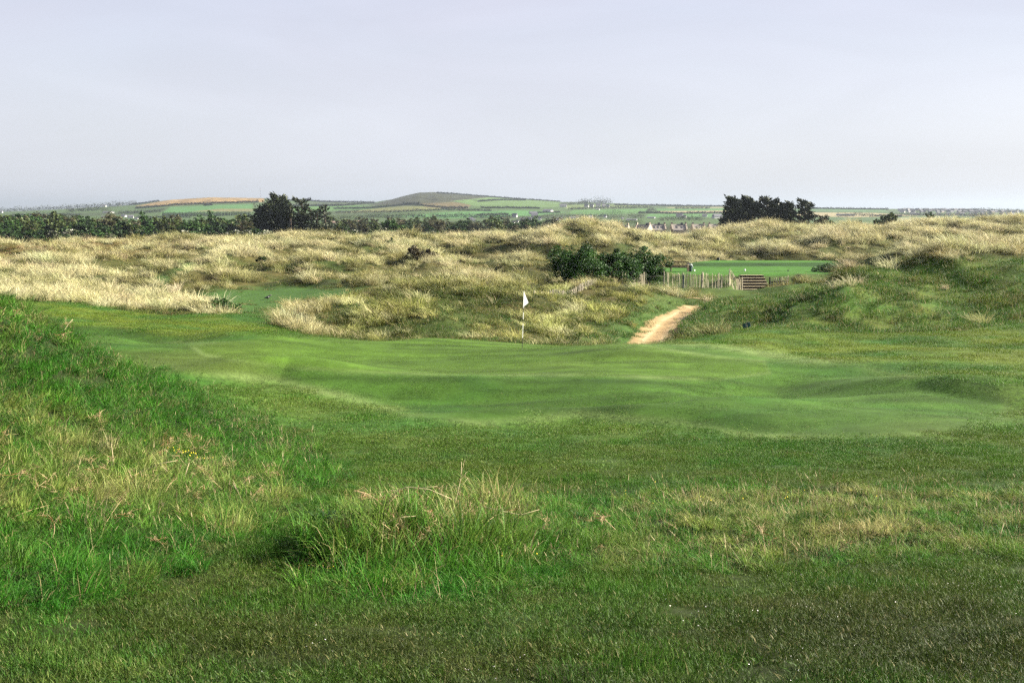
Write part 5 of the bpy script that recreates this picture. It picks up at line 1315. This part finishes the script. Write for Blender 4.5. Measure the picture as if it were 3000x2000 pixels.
fence([(1822, 103), (1885, 105.5), (1945, 106.5), (2000, 106.5), (2058, 106)], .15, 'middle stretch of pale paling fence in front of the tee bank', .45, gaps=((1893, 1940), (1996, 2001)), tall=1.12)
fence([(2056, 105.0), (2105, 105.5)], .14, 'nearest stretch of white-looking pales just left of the path bend', .05, gaps=((2098, 2101),), tall=1.15)
fence([(2112, 107.0), (2135, 107.5)], .24, 'short sparse stretch of pales between the bright pales and steps', .3)
fence([(2136, 108.0), (2174, 109.0)], .105, 'close-set pale pickets climbing to the left of the wooden steps', .05, tall=1.15)
r = empty('fence_stake', spot(2002, 105.6, 850)); box_obj('stake', (0, 0, .5), (.09, .07, 1.25), SIGNG, r, .01); box_obj('cap', (0, 0, 1.14), (.11, .09, .05), SIGNG, r, .01)
tag(r, 'dark green stake standing in front of the paling fence', 'post')
# ------------------------------------------------------------------ sleeper steps with pale rail
TREAD = plain('worn_sleeper_top', (0.60, 0.52, 0.34), 0.85, 0.2, 4.0, .75, 1.2); RISER = plain('dark_sleeper', (0.035, 0.026, 0.018), 0.85, 0.2, 4.0, .7, 1.3)
GRAVEL = plain('step_gravel', (0.10, 0.085, 0.05), 0.95, 0.1, 14.0, .7, 1.25)
zt = CAMZ - 6.26
r = empty('wooden_steps', Vector((x_at(2215, 111, 840), 110.8, zt - 1.20)))
for i in range(6):
    y = i * 1.0; z = 0.20 * (i + 1); xl = -1.40 + 0.17 * i; xr = (0.95 if i < 2 else 1.35) + 0.06 * i; c = (xl + xr) / 2; w = xr - xl
    st = box_obj('step', (c, y, z - .20), (w, .14, .40), RISER, r, .012)
    box_obj('edge_board', (0, -.02, .190), (w - .04, .20, .03), TREAD, st, .004)
    box_obj('tread', (c, y + .53, z - .08), (w, .90, .10), GRAVEL, r, .01)
for s, x0, x1 in ((-1, -1.98, -.95), ): pass
tag(r, 'flight of dark sleeper steps with pale worn edges up to the tee', 'steps')
r = empty('step_fence', Vector((x_at(2277, 110.6, 830), 110.4, zt - 1.12)))
rng = random.Random(4)
for i in range(15):
    x = -.62 + i * .105; zz = .0 + .32 * max(0, (i - 8) / 7)
    o = obj_me('picket', pick_me[2 * rng.randrange(4) + (0 if rng.random() < .55 else 1)], None, r, (x + rng.gauss(0, .012), -.04, zz - .05)); o.rotation_euler = (0, rng.gauss(0, .05), rng.uniform(0, 6)); o.scale = (1, 1, rng.uniform(.95, 1.12))
for z in (.28, .52, .76): box_obj('rail', (.12, .03, z + .05), (1.75, .06, .16), RISER, r, .01, rot=(0, R(-4), 0))
for x in (-.7, .2, .95): box_obj('post', (x, .09, .55), (.11, .11, 1.35), RISER, r, .01)
for z, x in ((.12, 1.05), (.34, 1.15)): box_obj('edge_log', (x, .0, z), (.75, .16, .13), TREAD, r, .02)
tag(r, 'dark railed fence with pale pickets at the right of the steps', 'fence')
# ------------------------------------------------------------------ crow on the far fairway
def crow(px, d, label):
    p = spot(px, d, 865); r = empty('crow', p, R(25)); BL = plain('crow_feathers', (0.012, 0.012, 0.014), 0.4, 0.5); me = bpy.data.meshes.new('body')
    pts_ = [(-.30, 0, .16), (-.17, 0, .19), (-.05, 0, .22), (.08, 0, .27), (.15, 0, .35), (.20, 0, .39), (.25, 0, .39), (.31, 0, .375)]
    rad_ = [.025, .06, .095, .09, .055, .055, .045, .008]
    v, f = tube_np(pts_, rad_, 10); o = obj_me('body', mesh_q('body', v, f, True), BL, r)
    for s in (-1, 1):
        obj_me('leg', mesh_q('leg', *tube_np([(0, s * .045, .17), (-.015, s * .05, .08), (.01, s * .05, -.01), (.07, s * .055, -.01)], [.018, .010, .008, .006], 5)), BL, r)
        obj_me('wing', mesh_q('wing', *tube_np([(.08, s * .075, .27), (-.10, s * .095, .22), (-.32, s * .045, .15)], [.05, .055, .012], 6), True), BL, r)
    return tag(r, label, 'bird')
crow(785, 98.5, 'black crow standing on the far strip of mown fairway')
# ------------------------------------------------------------------ single plants
def marram_thing(px, d, s, label, dz=0.0, tone=(0.58, 0.50, 0.30)):
    v, f, rn = tussock(220, 0.30, 0.85, 0.017, 5)
    m_ = bpy.data.materials.get('pale_marram') or leaf_mat('pale_marram', tone, 0.65, 1.3, 0.2, 0.55, 0.2, dry=(0.66, 0.60, 0.40), dry_at=0.8)
    o = obj_me('marram_tussock', mesh_np('marram_tussock', v, f, False, rn), m_, None, spot(px, d, 880, dz)); o.scale = (s, s, s)
    return tag(o, label, 'grass tussock', 'pale tussocks on the right bank')
marram_thing(2482, 79, 1.5, 'largest pale marram tussock near the top of the right bank'); marram_thing(2530, 80, 1.0, 'pale marram tuft at the very top of the right bank ridge')
marram_thing(2488, 73, 1.1, 'pale marram tussock halfway down the shadowed edge of the right bank'); marram_thing(2462, 67.5, 0.9, 'small bright tussock low on the left edge of the right bank')
marram_thing(2508, 66, 1.15, 'bright drooping tussock low on the right bank beside the dark hollow'); marram_thing(2700, 80, .8, 'lone pale tuft in the middle of the right bank')
marram_thing(2740, 84, .8, 'pale tuft high in the middle of the right bank'); marram_thing(2770, 66, .6, 'small pale tuft low at right on the bank'); marram_thing(2985, 82, .9, 'pale tuft on the bank at the right edge')
marram_thing(2085, 88.0, .95, 'pale tussock hiding the bend of the sand path'); marram_thing(2055, 86.0, .8, 'pale tussock beside the right edge of the sand path')
# dead bracken
STRAW = leaf_mat('dead_bracken', (0.50, 0.38, 0.21), 0.5, 1.4, 0.1, 0.7, 0.15, dry=(0.26, 0.11, 0.045), dry_at=0.82)
def bracken(seed, ln):
    rng = np.random.default_rng(seed); parts = []; rn = []
    a = rng.uniform(0, 6.28); el = rng.uniform(.25, 1.2)
    d = np.array([math.cos(a) * math.cos(el), math.sin(a) * math.cos(el), math.sin(el)]); bend = np.array([rng.normal(0, .4), rng.normal(0, .4), -rng.uniform(.1, .6)])
    pts_ = [d * ln * t + bend * ln * t * t * .6 for t in np.linspace(0, 1, 6)]
    parts.append(tube_np(pts_, np.linspace(.0040, .0018, 6), 4)); rn += [rng.uniform(.3, .8)] * len(parts[-1][0])
    for i in range(rng.integers(3, 8)):
        t = rng.uniform(.3, .95); b = d * ln * t + bend * ln * t * t * .6; e = b + (d * .5 + rng.normal(0, .75, 3)) * ln * rng.uniform(.12, .36)
        parts.append(tube_np([b, (b + e) / 2 + rng.normal(0, .02, 3), e], [.0024, .0018, .001], 3, False)); rn += [rng.uniform(.2, 1)] * len(parts[-1][0])
        for j in range(4):
            q = b + (e - b) * rng.uniform(.3, 1); g = q + rng.normal(0, .035, 3); parts.append(tube_np([q, g], [.0022, .001], 3, False)); rn += [rng.uniform(.5, 1)] * len(parts[-1][0])
    v, f = joinq(parts); return v, f, rn
bc = bpy.data.collections.new('dead_bracken')
for i in range(10):
    v, f, rn = bracken(i + 40, .40); me = mesh_q('bracken_stalk', v, f); at = me.attributes.new('rnd', 'FLOAT', 'POINT'); at.data.foreach_set('value', np.array(rn, np.float32)); me.materials.append(STRAW)
    bc.objects.link(bpy.data.objects.new('bracken_stalk_%02d' % i, me))
bz = in_poly(PP, [(-200,1180),(150,1190),(330,1280),(820,1400),(800,1480),(500,1530),(120,1560),(-200,1500)], 40) * 12 * (0.2 + np.clip(fbm(Xg / .7, Dg / .7, 2, 301) * 2, 0, 1.4)) \
   + in_poly(PP, [(1080,1480),(1330,1460),(1500,1500),(1420,1600),(1280,1650),(1100,1640),(1060,1560)], 20) * 26 \
   + in_poly(PP, [(-100,890),(170,950),(170,1000),(-100,1040)], 20) * 8 + in_poly(PP, [(-200,1560),(700,1480),(500,1640),(-200,1700)], 40) * 3 + m_strip * 1.0
sp = scatter(bz * inview * (Dg < 30) * m_rough * 0.55, 1600); pts = sp(VERT); k = len(pts); s_ = RNG.uniform(.5, 1.25, k)
gn_grass('dead_bracken', pts + [0, 0, .05], np.stack([RNG.normal(0, .2, k), RNG.normal(0, .2, k), RNG.uniform(0, 6.28, k)], 1), np.stack([s_, s_, s_], 1), RNG.integers(0, 10, k), np.tile([.46, .32, .17], (k, 1)), bc,
         'tangle of dead straw-brown bracken stalks in the rough', 'bracken')
def stalk_thing(px, d, pts_, rad, label, twigs=(), name='dry_stalk', mat=None):
    r = empty(name, spot(px, d, 1400))
    obj_me('stem', mesh_q('stem', *tube_np(pts_, np.linspace(rad, rad * .4, len(pts_)), 5), True), mat or STRAWP, r)
    for a, b in twigs: obj_me('twig', mesh_q('twig', *tube_np([a, b], [rad * .5, rad * .25], 4), True), mat or STRAWP, r)
    return tag(r, label, 'dry stalk')
STRAWP = plain('pale_straw', (0.55, 0.45, 0.28), 0.8, 0.2)
stalk_thing(1318, 13.4, [(0, 0, 0), (.03, 0, .22), (.09, 0, .45), (.125, .0, .62), (.13, .02, .78)], .0055, 'tall forked pale stalk rising above the front mound', [((.09, 0, .45), (.20, .03, .60)), ((.125, 0, .62), (.16, .0, .80)), ((.125, 0, .6), (.19, 0, .67))])
stalk_thing(1195, 12.5, [(-.28, 0, .12), (-.1, 0, .33), (.0, 0, .36), (.22, .02, .33), (.45, .05, .22)], .0055, 'bent pale bracken stalk arching across the front mound', [((0, 0, .36), (.02, -.05, .16)), ((.1, 0, .35), (.3, .03, .36)), ((-.1, 0, .33), (-.25, .03, .3))])
stalk_thing(1130, 12.2, [(-.12, 0, .06), (.0, -.02, .20), (.14, -.02, .26), (.30, 0, .27)], .0055, 'second curved bracken stalk lying low on the front mound', [((.14, -.02, .26), (.2, 0, .12)), ((0, -.02, .2), (-.1, 0, .24))])
stalk_thing(1500, 13.2, [(-.35, 0, .30), (-.1, 0, .24), (.1, 0, .20), (.3, 0, .26)], .005, 'pale straight stalk lying over the back of the front mound', [((-.1, 0, .24), (-.2, .02, .42)), ((.1, 0, .2), (.06, 0, .38))])
stalk_thing(188, 22.2, [(0, 0, 0), (.08, 0, .14), (.20, 0, .30), (.27, 0, .36)], .013, 'thick pale stalk leaning right on the crest of the left bank')
stalk_thing(330, 15.2, [(0, 0, 0), (.015, 0, .17), (.0, 0, .36)], .006, 'upright brown stalk in the middle of the left bank')
stalk_thing(540, 15.8, [(0, 0, 0), (.02, 0, .12), (.07, 0, .26)], .0075, 'short thick pale stalk left of the bank edge')
stalk_thing(420, 14.8, [(-.25, 0, .05), (-.05, 0, .18), (.2, .02, .29), (.42, .03, .33)], .006, 'long pale stalk slanting across the left bank', [((.2, .02, .29), (.3, .0, .20))])
stalk_thing(2935, 13.6, [(0, 0, 0), (.02, 0, .10), (.045, 0, .2)], .006, 'short white stalk in the strip of rough at right')
# leafy weeds
def leafy(px, d, label, n_, ln, wd, mat, seed, spread=.8, zup=.5, name='leafy_weed', dz=0):
    rng = np.random.default_rng(seed); a = rng.uniform(0, 6.28, n_); base = np.stack([rng.normal(0, .05, n_), rng.normal(0, .05, n_), np.zeros(n_)], 1)
    dirs = np.stack([np.cos(a) * spread, np.sin(a) * spread, np.full(n_, zup) + rng.uniform(0, .5, n_)], 1); dirs /= np.linalg.norm(dirs, axis=1, keepdims=True)
    side = np.stack([-np.sin(a), np.cos(a), np.zeros(n_)], 1)
    v, f, rn = strips(base, dirs, ln * rng.uniform(.6, 1.2, n_), np.full(n_, wd), dirs * [.3, .3, -.5], 4, side=side)
    o = obj_me(name, mesh_np(name, v, f, True, rn), mat, None, spot(px, d, 1600, dz)); return tag(o, label, 'weed')
DOCK = leaf_mat('dark_dock_leaves', (0.030, 0.075, 0.014), .5, 1.5, .2, .45, .3); FERN = leaf_mat('fresh_weed_leaves', (0.045, 0.16, 0.02), .6, 1.4, .3, .5, .2)
leafy(955, 12.35, 'dark broad-leaved weed at the left end of the front mound', 18, .20, .024, DOCK, 1, .7, .9); 
leafy(1340, 11.9, 'bright green ferny weed on the near side of the front mound', 60, .22, .022, FERN, 3, .9, .5); leafy(1270, 12.0, 'second ferny weed left of the bright one on the mound', 40, .18, .02, FERN, 4, .9, .5)
def flowers(px, d, n_, sx, sy, z0, size, mat, label, name, seed, stem=.1, cat='flowers', py=1300):
    rng = np.random.default_rng(seed); V = []; Fc = []; o = 0; p0 = spot(px, d, py)
    for i in range(n_):
        x, y = rng.normal(0, sx), rng.normal(0, sy); z = ground_z(p0.x + x, p0.y + y) - p0.z + z0 * rng.uniform(.7, 1.2); s = size * rng.uniform(.7, 1.3)
        nrm = Vector((rng.normal(0, .4) + .3, rng.normal(-.4, .4), 1)).normalized(); a = nrm.orthogonal().normalized(); b = nrm.cross(a); c = Vector((x, y, z))
        V += [c + (a * math.cos(t) + b * math.sin(t)) * s * (1.0 if q % 2 else .6) for q, t in enumerate(np.linspace(0, 6.2832, 13)[:-1])] + [c + nrm * s * .25]
        Fc += [[o + q, o + (q + 1) % 12, o + 12] for q in range(12)]; o += 13
    return tag(obj_me(name, mesh_np(name, [tuple(v) for v in V], Fc), mat, None, p0), label, cat, None, 'stuff')
YEL = plain('yellow_petals', (0.75, 0.62, 0.03), .6, .2); DAISY = plain('daisy_petals', (0.80, 0.76, 0.74), .6, .2)
flowers(540, 17.6, 26, .20, .05, .16, .010, YEL, 'patch of small yellow flowers on the left bank', 'yellow_flowers', 1)
flowers(1500, 12.1, 8, .30, .12, .16, .008, YEL, 'few yellow flowers in the front rough', 'yellow_flowers', 2); flowers(975, 11.4, 9, .12, .1, .1, .007, YEL, 'few yellow flowers at the left foot of the mound', 'yellow_flowers', 3)
flowers(2250, 16.5, 20, 1.5, .5, .12, .007, YEL, 'scattered yellow flowers along the back of the front strip', 'yellow_flowers', 5)
# daisies over the mown turf
V = []; Fc = []; o = 0; rng = np.random.default_rng(3)
cl = [(2830, 1718, 60, 10, 30), (2880, 1730, 60, 12, 26), (1450, 1975, 40, 6, 10), (1560, 1945, 30, 10, 8), (930, 1915, 40, 10, 10), (2040, 1820, 30, 8, 14), (2160, 1815, 40, 8, 12), (2350, 1795, 40, 6, 10), (2430, 1812, 30, 5, 10), (2340, 1970, 60, 20, 8), (2060, 1930, 500, 60, 26), (1500, 1850, 900, 120, 34), (2500, 1800, 300, 80, 26)]
for px, py, sx, sy, n_ in cl:
    for i in range(int(n_ * .7)):
        qx, qy = rng.normal(px, sx), min(rng.normal(py, sy), 2060); d = float(np.interp(qy, [1690, 2000, 2100], [11.6, 7.1, 6.3])); q = spot(qx, d, qy, .035); s = .0044 * rng.uniform(.6, 1.2)
        nrm = Vector((rng.normal(0, .5), rng.normal(-.3, .5), 1)).normalized(); a = nrm.orthogonal().normalized(); b = nrm.cross(a)
        V += [tuple(q + (a * math.cos(t) + b * math.sin(t)) * s) for t in np.linspace(0, 6.2832, 9)[:-1]] + [tuple(q + nrm * s * .3)]; Fc += [[o + j, o + (j + 1) % 8, o + 8] for j in range(8)]; o += 9
tag(obj_me('daisies', mesh_np('daisies', V, Fc), DAISY), 'white daisies dotted over the mown foreground turf', 'daisies', None, 'stuff')
# ------------------------------------------------------------------ the air
hz = plain('haze_air', (1, 1, 1)); hz.node_tree.nodes.clear(); N, L = hz.node_tree.nodes, hz.node_tree.links
pv = N.new('ShaderNodeVolumePrincipled'); pv.inputs['Color'].default_value = (0.33, 0.385, 0.465, 1); pv.inputs['Density'].default_value = 0.00010; pv.inputs['Anisotropy'].default_value = 0.3
ho = N.new('ShaderNodeOutputMaterial'); L.new(pv.outputs[0], ho.inputs['Volume'])
zlo = float(VERT[:, 2].min()) - 1.0; zhi = float(VERT[:, 2].max()) + 45.0
v, f = box_np(0, 9600, (zlo + zhi) / 2, 42000, 20200, zhi - zlo); hme = mesh_q('haze', v, f); hme.materials.append(hz)
tag(obj_me('haze', hme), 'thin blue haze over the far country', 'haze', None, 'stuff')

# ------------------------------------------------------------------ labels that tell small sets of look-alikes apart, by their order in the view
ORDW = ['leftmost', 'second from left', 'third from left', 'fourth from left', 'fifth from left', 'sixth from left', 'seventh from left', 'eighth from left', 'ninth from left', 'tenth from left']
sets = {}
for o in scene.objects:
    if o.parent is None and o.get('group') and o.get('label'): sets.setdefault((o['group'], o['label']), []).append(o)
for (g, lb), os_ in sets.items():
    if 2 <= len(os_) <= 10:
        os_.sort(key=lambda o: o.location.x / o.location.y)
        for i, o in enumerate(os_):
            w = ORDW[i] if i < len(os_) - 1 else 'rightmost'
            o['label'] = lb + ', ' + w if len((lb + ' ' + w).split()) <= 16 else lb.replace(' behind the', ' behind') + ', ' + w
